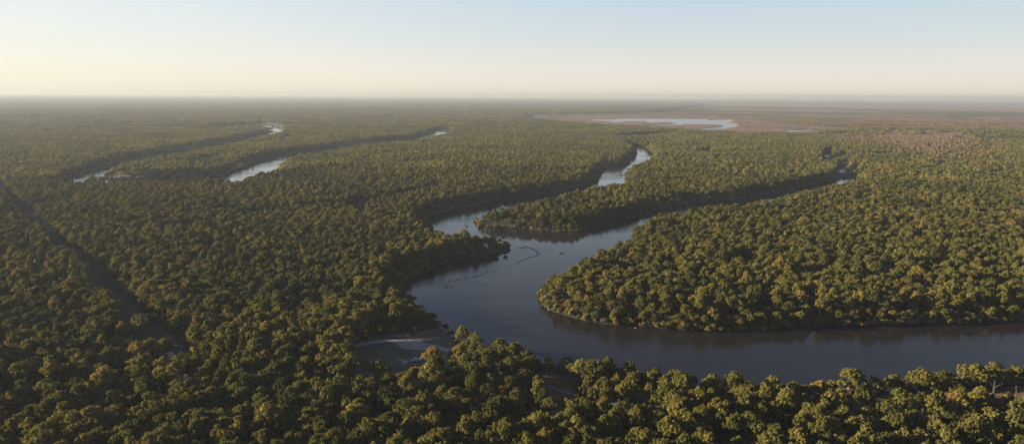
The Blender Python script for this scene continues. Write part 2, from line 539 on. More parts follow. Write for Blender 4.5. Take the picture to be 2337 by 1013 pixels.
def cards(P, Nn, S, rr):
    """leaf-spray quads centred at P, facing about Nn, of size S"""
    n = len(P)
    t = rr.normal(size=(n, 3))
    t -= (t * Nn).sum(1, keepdims=True) * Nn
    t /= np.linalg.norm(t, axis=1, keepdims=True) + 1e-9
    b = np.cross(Nn, t)
    S = S[:, None]
    asp = rr.uniform(0.55, 1.0, (n, 1))
    k = rr.uniform(-0.25, 0.25, (n, 1))
    V = np.stack([P - t * S, P - b * S * asp + t * S * k, P + t * S, P + b * S * asp + t * S * k], 1).reshape(-1, 3)
    return V, np.arange(4 * n).reshape(n, 4)


def unit(rr, n):
    v = rr.normal(size=(n, 3))
    return v / np.linalg.norm(v, axis=1, keepdims=True)


def make_lobes(rr, Rr, H, base, shape):
    """boughs of the crown: centre, radius"""
    zc = base + (H - base) * 0.55
    hz = (H - base) * 0.5
    out = []
    nl = rr.integers(8, 12)
    for i in range(nl):
        a = 2 * math.pi * (i + rr.uniform(-.3, .3)) / nl
        rad = Rr * rr.uniform(0.45, 0.68)
        z = zc + hz * rr.uniform(-0.45, 0.30)
        out.append((np.array([rad * math.cos(a), rad * math.sin(a), z]), Rr * rr.uniform(0.33, 0.46)))
    nt_ = rr.integers(3, 6)
    for i in range(nt_):
        a = 2 * math.pi * (i + rr.uniform(-.3, .3)) / nt_
        rad = Rr * rr.uniform(0.1, 0.36) * shape
        out.append((np.array([rad * math.cos(a), rad * math.sin(a), zc + hz * rr.uniform(0.32, 0.60)]), Rr * rr.uniform(0.30, 0.44)))
    return out


def crown_arrays(seed, Rr=4.8, H=14.0, base=4.2, per=17, card=40, size=(0.13, 0.31), shape=1.0, sparse=1.0):
    rr = np.random.default_rng(seed)
    P, Nn, S, T = [], [], [], []
    for c, lr in make_lobes(rr, Rr, H, base, shape):
        lt = rr.uniform(0.25, 0.75)
        d = unit(rr, per)
        d[:, 2] = np.abs(d[:, 2]) * 0.9 + rr.uniform(-0.45, 0.25, per)
        d /= np.linalg.norm(d, axis=1, keepdims=True)
        for k in range(per):
            pc = c + d[k] * lr * rr.uniform(0.62, 1.0)
            pr = lr * rr.uniform(0.24, 0.40)
            m = int(card * sparse * rr.uniform(0.7, 1.3))
            u = unit(rr, m)
            u = u + d[k] * 0.45
            u /= np.linalg.norm(u, axis=1, keepdims=True)
            P.append(pc + u * pr * rr.uniform(0.55, 1.05, (m, 1)) * np.array([1, 1, 0.8]))
            q = u * 1.0 + unit(rr, m) * 0.42 + np.array([0, 0, 0.1])
            Nn.append(q / np.linalg.norm(q, axis=1, keepdims=True))
            S.append(rr.uniform(*size, m))
            T.append(np.clip(lt + rr.normal(0, 0.16) + rr.normal(0, 0.12, m), 0, 1))
    P, Nn, S, T = map(np.concatenate, (P, Nn, S, T))
    V, Fc = cards(P, Nn, S, rr)
    return V, Fc, T


def crown_low(seed, Rr=4.8, H=14.0, base=4.2, n=430, size=(0.42, 0.80)):
    rr = np.random.default_rng(seed)
    lobes = make_lobes(rr, Rr, H, base, 1.0)
    P, Nn, S, T = [], [], [], []
    m = n // len(lobes)
    for c, lr in lobes:
        u = unit(rr, m)
        u[:, 2] = np.abs(u[:, 2]) * 0.9 - 0.25
        u /= np.linalg.norm(u, axis=1, keepdims=True)
        P.append(c + u * lr * rr.uniform(0.6, 1.15, (m, 1)))
        q = u + unit(rr, m) * 0.35
        Nn.append(q / np.linalg.norm(q, axis=1, keepdims=True))
        S.append(rr.uniform(*size, m))
        T.append(np.clip(rr.uniform(0.25, 0.75) + rr.normal(0, 0.18, m), 0, 1))
    P, Nn, S, T = map(np.concatenate, (P, Nn, S, T))
    V, Fc = cards(P, Nn, S, rr)
    return V, Fc, T


def trunk_arrays(seed, H=14.0, base=4.2, Rr=4.8, r=0.26, limbs=5):
    rr = random.Random(seed)
    V, Fc = [], []
    bend = (rr.uniform(-.4, .4), rr.uniform(-.4, .4))
    pts = [(0, 0, -0.3), (bend[0] * .3, bend[1] * .3, base * .55), (bend[0], bend[1], base), (bend[0] * .8, bend[1] * 1.3, H * .62), (bend[0] * .4, bend[1], H * .85)]
    rad = [r * 1.35, r, r * .85, r * .5, r * .15]
    for i in range(4):
        tube(V, Fc, pts[i], pts[i + 1], rad[i], rad[i + 1], 6)
    for k in range(limbs):
        a = 2 * math.pi * (k + rr.uniform(-.3, .3)) / limbs
        z0 = base * rr.uniform(.8, 1.25)
        e = (Rr * .62 * math.cos(a), Rr * .62 * math.sin(a), z0 + (H - base) * rr.uniform(.25, .45))
        mid = (e[0] * .45 + bend[0], e[1] * .45 + bend[1], z0 + (e[2] - z0) * .6)
        tube(V, Fc, (bend[0], bend[1], z0), mid, r * .5, r * .33, 5)
        tube(V, Fc, mid, e, r * .33, r * .1, 5)
    return V, Fc


def bare_arrays(seed, H=12.0, Rr=3.6, r=0.2):
    """branches of a leafless or thin-leaved tree; returns tubes, twig cards"""
    rr = random.Random(seed)
    V, Fc, tips = [], [], []

    def grow(p, d, ln, rad, lev):
        e = p + d * ln
        tube(V, Fc, p, e, rad, rad * .62, 5 if lev < 2 else 3)
        if lev >= 4:
            tips.append((e, d))
            return
        tips.append((e, d)) if lev == 3 else None
        for k in range(3 if lev < 3 else 2):
            nd = (d + Vector((rr.uniform(-1, 1), rr.uniform(-1, 1), rr.uniform(-.15, .7))) * (.75 if lev else .55)).normalized()
            grow(p + d * ln * rr.uniform(.7, 1), nd, ln * rr.uniform(.55, .8), rad * .6, lev + 1)
    grow(Vector((0, 0, -.3)), Vector((rr.uniform(-.08, .08), rr.uniform(-.08, .08), 1)).normalized(), H * .36, r, 0)
    return V, Fc, tips


def shrub_arrays(seed, Rr=1.6, H=2.6, n=800, size=(0.10, 0.24)):
    rr = np.random.default_rng(seed)
    P, Nn, S, T = [], [], [], []
    for k in range(9):
        a = rr.uniform(0, 6.283)
        rad = Rr * rr.uniform(0, .65)
        c = np.array([rad * math.cos(a), rad * math.sin(a), H * rr.uniform(.3, .72)])
        m = n // 9
        u = unit(rr, m)
        u[:, 2] = u[:, 2] * .8 + .2
        P.append(c + u * Rr * .42 * rr.uniform(.5, 1.1, (m, 1)))
        q = u + unit(rr, m) * .8
        Nn.append(q / np.linalg.norm(q, axis=1, keepdims=True))
        S.append(rr.uniform(*size, m))
        T.append(np.clip(rr.uniform(.2, .8) + rr.normal(0, .15, m), 0, 1))
    P, Nn, S, T = map(np.concatenate, (P, Nn, S, T))
    P[:, 2] = np.maximum(P[:, 2], 0.05)
    V, Fc = cards(P, Nn, S, rr)
    return V, Fc, T


SPECS = [dict(Rr=4.8, H=13.8, base=5.4), dict(Rr=5.4, H=14.2, base=5.6), dict(Rr=4.3, H=14.6, base=5.0, shape=1.2), dict(Rr=4.9, H=13.0, base=5.0),
         dict(Rr=4.6, H=13.4, base=5.4), dict(Rr=5.3, H=13.6, base=5.2, shape=1.3), dict(Rr=3.9, H=14.8, base=4.6), dict(Rr=4.7, H=12.8, base=5.0, sparse=.6)]
CROWNS, TRUNKS, PROTO = [], [], []


def proto_object(name, Vc, Fc, T, Vt=None, Ft=None, bark=BARK):
    V = np.asarray(Vc); Fa = [list(f) for f in Fc]
    idx = [0] * len(Fa); tone = list(T)
    if Vt:
        b = len(V)
        V = np.concatenate([V, np.asarray(Vt)])
        Fa += [[b + q for q in f] for f in Ft]
        idx += [1] * len(Ft); tone += [0.5] * len(Ft)
    me = mesh_from(name, V, Fa, [LEAF, bark], idx, {'tone': tone})
    return bpy.data.objects.new(name, me)


for i, s in enumerate(SPECS):
    Vc, Fc, T = crown_arrays(100 + i, **s)
    Vt, Ft = trunk_arrays(200 + i, s['H'], s['base'], s['Rr'])
    CROWNS.append(mesh_from('crown', Vc, Fc, LEAF, attrs={'tone': T}))
    TRUNKS.append(mesh_from('trunk', Vt, Ft, BARK))
    PROTO.append(proto_object('tree_shape', Vc, Fc, T, Vt, Ft))
BARE, TWIGS = [], []
for i in range(4):
    Vb, Fb, tips = bare_arrays(300 + i)
    rr = np.random.default_rng(400 + i)
    P = np.array([t[0] for t in tips]); D = np.array([t[1] for t in tips])
    k = 7
    P = np.repeat(P, k, 0) + rr.normal(0, .45, (len(P) * k, 3))
    Nn = unit(rr, len(P))
    Vc, Fc = cards(P, Nn, rr.uniform(.06, .20, len(P)), rr)
    T = rr.uniform(.2, .9, len(P))
    BARE.append(mesh_from('branches', Vb, Fb, PALE_BARK))
    TWIGS.append(mesh_from('crown', Vc, Fc, LEAF, attrs={'tone': T}))
    PROTO.append(proto_object('bare_tree_shape', Vc, Fc, T, Vb, Fb, PALE_BARK))
N_NEAR, N_BARE = len(SPECS), 4
LOW = []
for i in range(6):
    s = {k: v for k, v in SPECS[i].items() if k in ('Rr', 'H', 'base')}
    Vc, Fc, T = crown_low(500 + i, **s)
    LOW.append(proto_object('far_tree_shape', Vc, Fc, T))
CLUMP = []
for i in range(5):
    rr = np.random.default_rng(600 + i)
    Vs, Ts, nq = [], [], 0
    for a in range(3):
        for b in range(3):
            s = SPECS[rr.integers(0, 7)]
            Vc, Fc, T = crown_low(int(rr.integers(1, 9999)), Rr=s['Rr'] * rr.uniform(.8, 1.1), H=s['H'] * rr.uniform(.85, 1.1), base=s['base'], n=160, size=(0.75, 1.4))
            Vs.append(Vc + np.array([(a - 1) * 7.6 + rr.uniform(-2, 2), (b - 1) * 7.6 + rr.uniform(-2, 2), 0]))
            Ts.append(np.clip(T + rr.normal(0, .2), 0, 1))
    V = np.concatenate(Vs)
    CLUMP.append(proto_object('tree_clump_shape', V, np.arange(len(V)).reshape(-1, 4), np.concatenate(Ts)))
SHRUBS = []
SHRUB_ME = []
for i in range(4):
    Vc, Fc, T = shrub_arrays(700 + i)
    SHRUB_ME.append(mesh_from('shrub', Vc, Fc, LEAF, attrs={'tone': T}))
    SHRUBS.append(bpy.data.objects.new('shrub_shape', SHRUB_ME[-1]))


# ------------------------------------------------------------------ scattering as ONE object
def scatter(name, protos, pos, kind, rot, scl, tint):
    """one stuff object: points carrying which shape, turn, size and leaf colour"""
    me = bpy.data.meshes.new(name)
    n = len(pos)
    me.vertices.add(n)
    me.vertices.foreach_set('co', np.asarray(pos, np.float32).ravel())
    for k, dt, v in (('shape_id', 'INT', kind), ('turn', 'FLOAT', rot), ('tint', 'FLOAT', tint)):
        a = me.attributes.new(k, dt, 'POINT')
        a.data.foreach_set('value', np.asarray(v, np.int32 if dt == 'INT' else np.float32))
    a = me.attributes.new('size', 'FLOAT_VECTOR', 'POINT')
    a.data.foreach_set('vector', np.asarray(scl, np.float32).ravel())
    o = obj(name, me)
    ng = bpy.data.node_groups.new(name, 'GeometryNodeTree')
    ng.interface.new_socket('Geometry', in_out='INPUT', socket_type='NodeSocketGeometry')
    ng.interface.new_socket('Geometry', in_out='OUTPUT', socket_type='NodeSocketGeometry')
    gi, go = ng.nodes.new('NodeGroupInput'), ng.nodes.new('NodeGroupOutput')
    L = ng.links.new

    def named(k, dt):
        q = ng.nodes.new('GeometryNodeInputNamedAttribute')
        q.data_type = dt
        q.inputs['Name'].default_value = k
        return q.outputs['Attribute']
    sid, turn, size = named('shape_id', 'INT'), named('turn', 'FLOAT'), named('size', 'FLOAT_VECTOR')
    cx = ng.nodes.new('ShaderNodeCombineXYZ')
    L(turn, cx.inputs['Z'])
    jn = ng.nodes.new('GeometryNodeJoinGeometry')
    for k, p in enumerate(protos):
        cmp_ = ng.nodes.new('FunctionNodeCompare')
        cmp_.data_type = 'INT'; cmp_.operation = 'EQUAL'
        L(sid, cmp_.inputs[2]); cmp_.inputs[3].default_value = k
        oi = ng.nodes.new('GeometryNodeObjectInfo')
        oi.inputs['Object'].default_value = p
        ip = ng.nodes.new('GeometryNodeInstanceOnPoints')
        L(gi.outputs[0], ip.inputs['Points']); L(cmp_.outputs[0], ip.inputs['Selection'])
        L(oi.outputs['Geometry'], ip.inputs['Instance'])
        L(cx.outputs[0], ip.inputs['Rotation']); L(size, ip.inputs['Scale'])
        L(ip.outputs[0], jn.inputs[0])
    L(jn.outputs[0], go.inputs[0])
    md = o.modifiers.new('scatter', 'NODES')
    md.node_group = ng
    return tag(o, kind='stuff')


def grid_pts(step, r0, r1, half, jit=0.42):
    """jittered hexagonal points within a wedge ahead of the camera"""
    xs = np.arange(-r1, r1, step)
    ys = np.arange(0, r1, step * 0.866)
    X, Y = np.meshgrid(xs, ys)
    X = X + (np.arange(len(ys))[:, None] % 2) * step * .5
    X = X.ravel() + rng.uniform(-jit, jit, X.size) * step
    Y = Y.ravel() + rng.uniform(-jit, jit, Y.size) * step
    d = np.hypot(X, Y)
    ang = np.abs(np.arctan2(X, Y))
    k = (d >= r0) & (d < r1) & ((ang < half) | (np.abs(X) < 0))
    return X[k], Y[k], d[k]


def open_ground(x, y):
    m = in_water(x, y) | in_marsh(x, y)
    m |= inside(CLEARING, x, y) | inside(LAWN, x, y) | inside(PATCH, x, y)
    for p in HOLLOWS:
        m |= inside(p, x, y)
    return m


def tint_at(x, y, n):
    t = 0.33 + (fbm(x / 60, y / 60, 21) - .5) * 0.55 + rng.normal(0, 0.10, n)
    gold = rng.random(n) < 0.018 + 0.03 * (vnoise(x / 90, y / 90, 33) > .6)
    t = np.where(gold, rng.uniform(.56, .78, n), t)
    return np.clip(t, 0.02, 0.95)


# hero trees that can be picked out in the photo: crown centre (px), crown width (px), kind, tint
HERO = [
    (1945, 877, 58, 'y', .40), (1998, 878, 50, 'o', .45), (2040, 868, 42, 'o', .4), (2107, 872, 58, 'y', .5), (2175, 875, 42, 'o', .62), (2222, 866, 60, 't', .45),
    (2272, 857, 60, 'o', .45), (2325, 860, 52, 'o', .5), (2192, 896, 44, 'o', .3), (2262, 902, 28, 'o', .42), (2302, 900, 35, 'o', .38), (2128, 936, 64, 'w', .36), (2192, 934, 60, 'w', .66),
    (2318, 935, 50, 'w', .40), (1925, 937, 50, 'o', .36), (2028, 934, 50, 'y', .36), (1985, 950, 34, 'b', .97), (2063, 945, 30, 'b', .97), (2095, 986, 22, 'o', .72), (2258, 990, 52, 'o', .46),
    (2075, 1003, 26, 't', .68), (1873, 882, 46, 'o', .74), (1892, 906, 40, 'o', .42), (1765, 884, 46, 't', .48), (1738, 878, 34, 'o', .4), (1692, 872, 34, 'o', .55),
    (1213, 817, 26, 't', .58), (1255, 829, 34, 'o', .44), (1305, 832, 26, 't', .42), (1325, 826, 28, 't', .45), (1195, 845, 32, 'o', .5), (1224, 855, 26, 'o', .48), (1342, 857, 24, 'o', .42), (1332, 877, 26, 'o', .44), (1378, 864, 36, 'o', .42),
    (1410, 857, 34, 'o', .36), (1443, 861, 42, 'o', .45), (1498, 848, 32, 't', .5), (1295, 921, 46, 'o', .58), (1355, 921, 28, 't', .64), (1330, 909, 28, 'o', .42), (1420, 936, 58, 'w', .46), (1475, 932, 42, 'o', .52),
    (1235, 932, 30, 'b', .9), (1190, 926, 34, 'o', .5), (1055, 759, 34, 't', .48), (1086, 771, 42, 'o', .45), (1142, 787, 46, 'o', .42), (785, 771, 58, 'w', .74), (640, 777, 50, 'o', .55), (988, 814, 56, 'w', .78),
    (1046, 801, 40, 'o', .44), (865, 843, 58, 'w', .42), (945, 847, 40, 'o', .7), (1112, 817, 58, 'w', .4), (1075, 848, 60, 'w', .32), (1158, 872, 50, 'w', .3), (1160, 942, 34, 'o', .55), (1018, 992, 46, 't', .5),
    (720, 872, 32, 'o', .84), (620, 983, 36, 'b', .98), (882, 955, 30, 'b', .98), (700, 973, 30, 'o', .7), (661, 991, 42, 'o', .3), (373, 791, 46, 'o', .42), (372, 842, 46, 't', .6), (240, 863, 58, 'w', .7), (90, 992, 56, 'o', .5),
    (325, 740, 52, 'w', .36), (948, 918, 46, 'w', .4), (1010, 886, 40, 'o', .44), (978, 893, 34, 'b', .88), (1065, 918, 30, 'o', .44), (1100, 925, 30, 't', .45), (895, 878, 34, 'o', .72), (1100, 900, 38, 'b', .97),
    (1145, 885, 26, 'o', .84), (860, 945, 34, 'o', .82), (915, 1000, 58, 'w', .42), (1770, 930, 44, 'o', .4), (1620, 900, 50, 'o', .42), (1655, 925, 46, 'o', .5), (1560, 870, 40, 'o', .38), (1590, 940, 52, 'w', .46)]

trees = []          # x, y, shape, turn, sxy, sz, tint, hero?
for px, py, wd, kd, tn in HERO:
    x, y = ground(px, py, 10.0)
    sl = math.sqrt(x * x + y * y + 110 ** 2)
    rad = wd * sl / F / 2 * .94
    if kd == 'b':
        sh = N_NEAR + random.randrange(N_BARE); s = rad / 3.4
        trees.append((x, y, sh, random.uniform(0, 6.28), s, min(s * 1.05, 1.25), tn, 1))
        continue
    sh = {'w': [1, 5], 't': [2, 6], 'y': [0, 2], 'o': [0, 3, 4, 7, 1]}[kd]
    sh = random.choice(sh)
    s = rad / SPECS[sh]['Rr']
    trees.append((x, y, sh, random.uniform(0, 6.28), s, min(1.12, max(.72, .35 + .65 * s)), tn, 1))
hero_xy = np.array([(t[0], t[1], SPECS[t[2]]['Rr'] * t[4] if t[2] < N_NEAR else 3.4 * t[4]) for t in trees])

NEAR1 = 1150.0
X, Y, D = grid_pts(5.6, 150, NEAR1, R(43))
ok = ~open_ground(X, Y)
X, Y, D = X[ok], Y[ok], D[ok]
sd = shore_dist(X, Y)
td = edge_dist(TRACK, X, Y, False)
rd = edge_dist(ROAD, X, Y, False)
hd = np.full(X.shape, 1e9)
for hx, hy, hr in hero_xy:
    hd = np.minimum(hd, np.hypot(X - hx, Y - hy) - hr * .85 - 1.9)
ok = (sd > np.where(D < 800, .3, 1.3)) & (td + (fbm(X / 12, Y / 12, 44) - .5) * 5 > np.where(D < 700, 7.6, 6.8)) & (rd > 2.4) & (hd > 0)
thin = fbm(X / 40, Y / 40, 5)
ok &= rng.random(X.size) < np.where(D < 420, 0.86, .96) - 0.55 * (thin < .34)
X, Y, D, sd = X[ok], Y[ok], D[ok], sd[ok]
big = (fbm(X / 9, Y / 9, 71, 2) + rng.normal(0, .04, len(X))) > .60
order = np.argsort(-fbm(X / 9, Y / 9, 71, 2))
cell, keepb = {}, np.zeros(len(X), bool)
for q in order:                                     # a big crown keeps its neighbours at a distance
    if not big[q]:
        break
    a, b = int(X[q] // 10), int(Y[q] // 10)
    if all((X[q] - u) ** 2 + (Y[q] - v) ** 2 > 81 for da in (-1, 0, 1) for db in (-1, 0, 1) for u, v in cell.get((a + da, b + db), ())):
        cell.setdefault((a, b), []).append((X[q], Y[q]))
        keepb[q] = True
crowd = np.zeros(len(X), bool)
for da in (-1, 0, 1):
    for db in (-1, 0, 1):
        for q in range(len(X)):
            if keepb[q]:
                continue
            for u, v in cell.get((int(X[q] // 10) + da, int(Y[q] // 10) + db), ()):
                if (X[q] - u) ** 2 + (Y[q] - v) ** 2 < 20:
                    crowd[q] = True
X, Y, D, sd, keepb = X[~crowd], Y[~crowd], D[~crowd], sd[~crowd], keepb[~crowd]
n = len(X)
sh = rng.integers(0, N_NEAR, n)
bare = (rng.random(n) < np.where(D < 420, .10, .05)) & ~keepb
sh = np.where(bare, N_NEAR + rng.integers(0, N_BARE, n), sh)
sxy = rng.uniform(.62, .94, n) * (0.88 + .28 * fbm(X / 50, Y / 50, 8))
sz = rng.choice([.74, .86, .95, 1.0, 1.06], n) * rng.uniform(.94, 1.05, n) * (0.84 + .34 * fbm(X / 70, Y / 70, 9))
sxy = np.where(keepb, rng.uniform(.95, 1.28, n), sxy * .95)
sz = np.where(keepb, np.maximum(sz, .92) * 1.06, sz * .95)
low = np.clip(sd / 12, .55, 1)
west = (np.abs(Y - CLEARING[:, 1].mean()) < 45) & (X < CLEARING[:, 0].mean()) & (X > CLEARING[:, 0].mean() - 90)
sz = np.where(west, np.maximum(sz, 1.0) * 1.08, sz)
sxy, sz = sxy * (.5 + .5 * low), sz * low
tint = tint_at(X, Y, n)
tint = np.where(bare, rng.uniform(.86, 1.0, n), tint)
rest = np.stack([X, Y, sh, rng.uniform(0, 6.28, n), sxy, sz, tint, np.zeros(n)], 1)
ALL = np.concatenate([np.array(trees), rest])

# the 300 trees that show largest become things of their own
pr = project(np.stack([ALL[:, 0], ALL[:, 1], 10.0 * ALL[:, 5]], 1))
crown_px = F * 4.7 * ALL[:, 4] / pr[:, 2]
seen = (pr[:, 0] > -12) & (pr[:, 0] < PW + 12) & (pr[:, 1] < PH + 18)
score = np.where(seen, crown_px + 100 * ALL[:, 7] + 0.20 * (pr[:, 1] - 700), -1)
pick = np.argsort(-score)[:300]
mask = np.zeros(len(ALL), bool)
mask[pick] = True
HEROES = ALL[mask]
REST = ALL[~mask]
forest_pos = [np.stack([REST[:, 0], REST[:, 1], np.full(len(REST), .4)], 1)]
forest_kind = [REST[:, 2]]; forest_rot = [REST[:, 3]]; forest_tint = [REST[:, 6]]
forest_scl = [np.stack([REST[:, 4], REST[:, 4], REST[:, 5]], 1)]

# mid distance
X, Y, D = grid_pts(6.3, NEAR1, 2500, R(40))
ok = ~open_ground(X, Y)
X, Y, D = X[ok], Y[ok], D[ok]
sd = shore_dist(X, Y)
td = edge_dist(TRACK, X, Y, False)
ok = (sd > 3.0) & ~(inside(BRUSH, X, Y) & (rng.random(X.size) < .55)) & (td > 7.4) & (rng.random(X.size) < .95 - .5 * (fbm(X / 60, Y / 60, 5) < .33))
X, Y, D, sd = X[ok], Y[ok], D[ok], sd[ok]
n = len(X)
br = inside(BRUSH, X + rng.normal(0, 70, n), Y + rng.normal(0, 110, n))
tint = np.where(br, rng.uniform(.92, 1.03, n), tint_at(X, Y, n))
f = np.where(br, rng.uniform(.62, .9, n), 1.0)
sz = rng.uniform(.72, 1.10, n) * (0.84 + .34 * fbm(X / 90, Y / 90, 9)) * np.clip(sd / 12, .6, 1) * f
sxy = rng.uniform(.66, .98, n) * np.where(br, .75, 1)
forest_pos.append(np.stack([X, Y, np.full(n, .4)], 1)); forest_kind.append(12 + rng.integers(0, 6, n)); forest_rot.append(rng.uniform(0, 6.28, n))
forest_tint.append(tint); forest_scl.append(np.stack([sxy, sxy, sz], 1))

# far clumps
X, Y, D = grid_pts(21.5, 2500, 5600, R(39), .3)
mz = in_marsh(X, Y) & ~in_water(X, Y)
med = np.full(X.shape, 1e9)
for p in MARSH:
    med[mz] = np.minimum(med[mz], edge_dist(p, X[mz], Y[mz]))
fringe = mz & (rng.random(X.size) < .03 + .5 * np.exp(-med / 60))
ok = ~open_ground(X, Y) | fringe
X, Y, D, fringe = X[ok], Y[ok], D[ok], fringe[ok]
sd = shore_dist(X, Y, WATERS[:4])
scr = inside(SCRUB, X, Y)
ok = (sd > 13) & (rng.random(X.size) < .97 - .55 * scr * (fbm(X / 260, Y / 90, 15) < .52) - .35 * (fbm(X / 150, Y / 150, 5) < .36))
X, Y, D, scr, fringe = X[ok], Y[ok], D[ok], scr[ok], fringe[ok]
n = len(X)
br = inside(BRUSH, X + rng.normal(0, 70, n), Y + rng.normal(0, 140, n))
scr &= ~fringe
tint = np.where(br, rng.uniform(.92, 1.03, n), tint_at(X / 2, Y / 2, n))
tint = np.where((scr & (fbm(X / 330, Y / 200, 61) + rng.normal(0, .1, n) > .40)) | (fringe & (rng.random(n) < .6)), rng.uniform(.9, 1.0, n), tint)
sz = rng.uniform(.8, 1.05, n) * (0.8 + .4 * fbm(X / 160, Y / 160, 9)) * np.where(br, .62, 1) * np.where(scr, .42, 1) * np.where(fringe, .2, 1)
sxy = rng.uniform(.95, 1.15, n)
forest_pos.append(np.stack([X, Y, np.full(n, .4)], 1)); forest_kind.append(18 + rng.integers(0, 5, n)); forest_rot.append(rng.uniform(0, 6.28, n))
forest_tint.append(tint); forest_scl.append(np.stack([sxy, sxy, sz], 1))
cat = np.concatenate
fo = scatter('forest', PROTO + LOW + CLUMP, cat(forest_pos), cat(forest_kind), cat(forest_rot), cat(forest_scl), cat(forest_tint))
tag(fo, 'dense autumn broadleaf forest covering both banks out to the horizon', 'forest')
print('forest points', sum(len(p) for p in forest_pos))

# ------------------------------------------------------------------ far wooded plain: a canopy sheet beyond the last trees
na, nr = 800, 150
ang = np.linspace(R(-40), R(40), na)
rad = 5450 * (FAR * .999 / 5450) ** np.linspace(0, 1, nr)
A, RR = np.meshgrid(ang, rad)
X, Y = RR * np.sin(A), RR * np.cos(A)
h = 9 + 7 * rng.random(X.shape) + 4 * fbm(X / 300, Y / 300, 4)
h[0] = 1; h[-1] = 0.85
mm = in_marsh(X.ravel(), Y.ravel()).reshape(X.shape)
scr = inside(SCRUB, X.ravel(), Y.ravel()).reshape(X.shape)
h = np.where(scr, h * .3, h)
h = np.where(mm, 0.3, h)
V = np.stack([X, Y, h], -1).reshape(-1, 3)
i, j = np.meshgrid(np.arange(nr - 1), np.arange(na - 1), indexing='ij')
q = (i * na + j).ravel()
Fc = np.stack([q, q + 1, q + na + 1, q + na], 1)[:, ::-1]
keep = ~mm.ravel()[Fc].all(1)
Fc = Fc[keep]
m, nt, out = nodes('far_canopy')
L = nt.links.new
tc = N(nt, 'ShaderNodeTexCoord')
n1 = N(nt, 'ShaderNodeTexNoise', Scale=0.0011, Detail=8.0, Roughness=.7); n2 = N(nt, 'ShaderNodeTexNoise', Scale=0.05, Detail=3.0)
L(tc.outputs['Object'], n1.inputs['Vector']); L(tc.outputs['Object'], n2.inputs['Vector'])
mx = N(nt, 'ShaderNodeMath', operation='MULTIPLY_ADD'); mx.inputs[1].default_value = .5
ml = N(nt, 'ShaderNodeMath', operation='MULTIPLY'); ml.inputs[1].default_value = .55
L(n2.outputs['Fac'], ml.inputs[0]); L(n1.outputs['Fac'], mx.inputs[0]); L(ml.outputs[0], mx.inputs[2])
r = ramp(nt, [(.3, (.030, .032, .016)), (.48, (.055, .053, .024)), (.6, (.080, .070, .032)), (.72, (.11, .088, .05))])
L(mx.outputs[0], r.inputs['Fac'])
b = N(nt, 'ShaderNodeBsdfDiffuse'); L(r.outputs[0], b.inputs['Color']); L(b.outputs[0], out.inputs['Surface'])
fc = obj('far_forest', mesh_from('far_forest', V, Fc, m))
tag(fc, 'hazy unbroken woodland running out to the horizon', 'forest', kind='stuff')

# ------------------------------------------------------------------ individual trees
# trees one would point at first, by their place in the photo (px): their own words, and the short words others are placed by
KNOWN = {
    (988, 814): ('golden brown rounded tree in front of the gravel road, just right of the clearing', 'the golden brown tree by the clearing'),
    (785, 771): ('rusty golden broad tree at the left end of the clearing where the road enters the wood', 'the rusty tree left of the clearing'),
    (1018, 992): ('bright yellow-green egg-shaped tree at the bottom edge, left of the picture middle', 'the bright egg-shaped tree at the bottom edge'),
    (2222, 866): ('tall yellow-green tree with bare lower trunk on the rusty lawn beside the river', 'the tall yellow-green lawn tree'),
    (240, 863): ('broad golden tree in the lower left forest, left of the gravel track', 'the broad golden tree in the lower left'),
    (372, 842): ('lone golden-olive tree standing against the visible piece of gravel track', 'the lone tree beside the gravel track'),
    (1765, 884): ('bright green upright tree on the near bank, against the dark water', 'the bright green tree on the near bank'),
    (1055, 759): ('pale yellow-green tree reaching over the water, right beside the clearing', 'the pale tree beside the clearing shore'),
    (1325, 826): ('yellow-green tree of two slim tops standing clear on the near shore', 'the slim-topped tree on the near shore'),
    (2192, 934): ('broad golden brown tree in front of the rusty lawn', 'the golden brown tree below the lawn'),
    (2128, 936): ('broad olive tree in front of the lawn, left beside the golden brown one', 'the broad olive tree below the lawn'),
    (1213, 817): ('small yellow tree leaning over the water right of the clearing shore', 'the small yellow shore tree'),
    (1295, 921): ('golden-tipped tree of several tops below the bare ground patch', 'the golden-tipped tree below the bare patch'),
    (720, 872): ('small rust-coloured tree in the dense wood below the clearing', 'the small rust tree below the clearing'),
    (90, 992): ('yellow-green wide tree at the bottom edge near the lower left corner', 'the wide tree near the lower left corner'),
    (2258, 990): ('yellow-green tree near the bottom edge close to the lower right corner', 'the yellow-green tree near the lower right corner'),
    (1420, 936): ('broad olive-yellow tree in the wood below the near river bank, lit from the left', 'the broad tree below the middle river bank'),
    (1112, 817): ('wide olive tree on the point between clearing and river', 'the wide tree on the clearing point'),
    (620, 983): ('grey leafless tree with spreading twigs near the bottom edge, left of the middle', 'the grey leafless tree near the bottom edge'),
    (2063, 945): ('slim bare pale-trunked tree left of the broad olive tree below the lawn', 'the slim bare tree below the lawn'),
    (325, 740): ('big olive tree beside the dark forest cut, above the gravel track', 'the big tree beside the dark cut'),
    (1655, 925): ('olive-gold tree in the wood below the near river bank, right of the picture middle', 'the olive-gold tree below the bank'),
    (640, 777): ('olive-gold tree standing out in the wood left of the clearing road', 'the olive-gold tree left of the clearing'),
    (1873, 882): ('rust-brown small tree on the near bank between green trees', 'the rust-brown bank tree'),
}
marks = [(np.array(k, float), v[1]) for k, v in KNOWN.items()]
hero_px = {i: (h[0], h[1]) for i, h in enumerate(HERO)}


def shade_word(tn, bare):
    if bare:
        return 'grey bare-twigged' if tn > .93 else 'thin brownish'
    for lim, wd_ in ((.22, 'dark green'), (.36, 'olive green'), (.48, 'light olive'), (.60, 'yellow-olive'), (.74, 'golden'), (.86, 'orange-brown'), (1.1, 'russet')):
        if tn < lim:
            return wd_


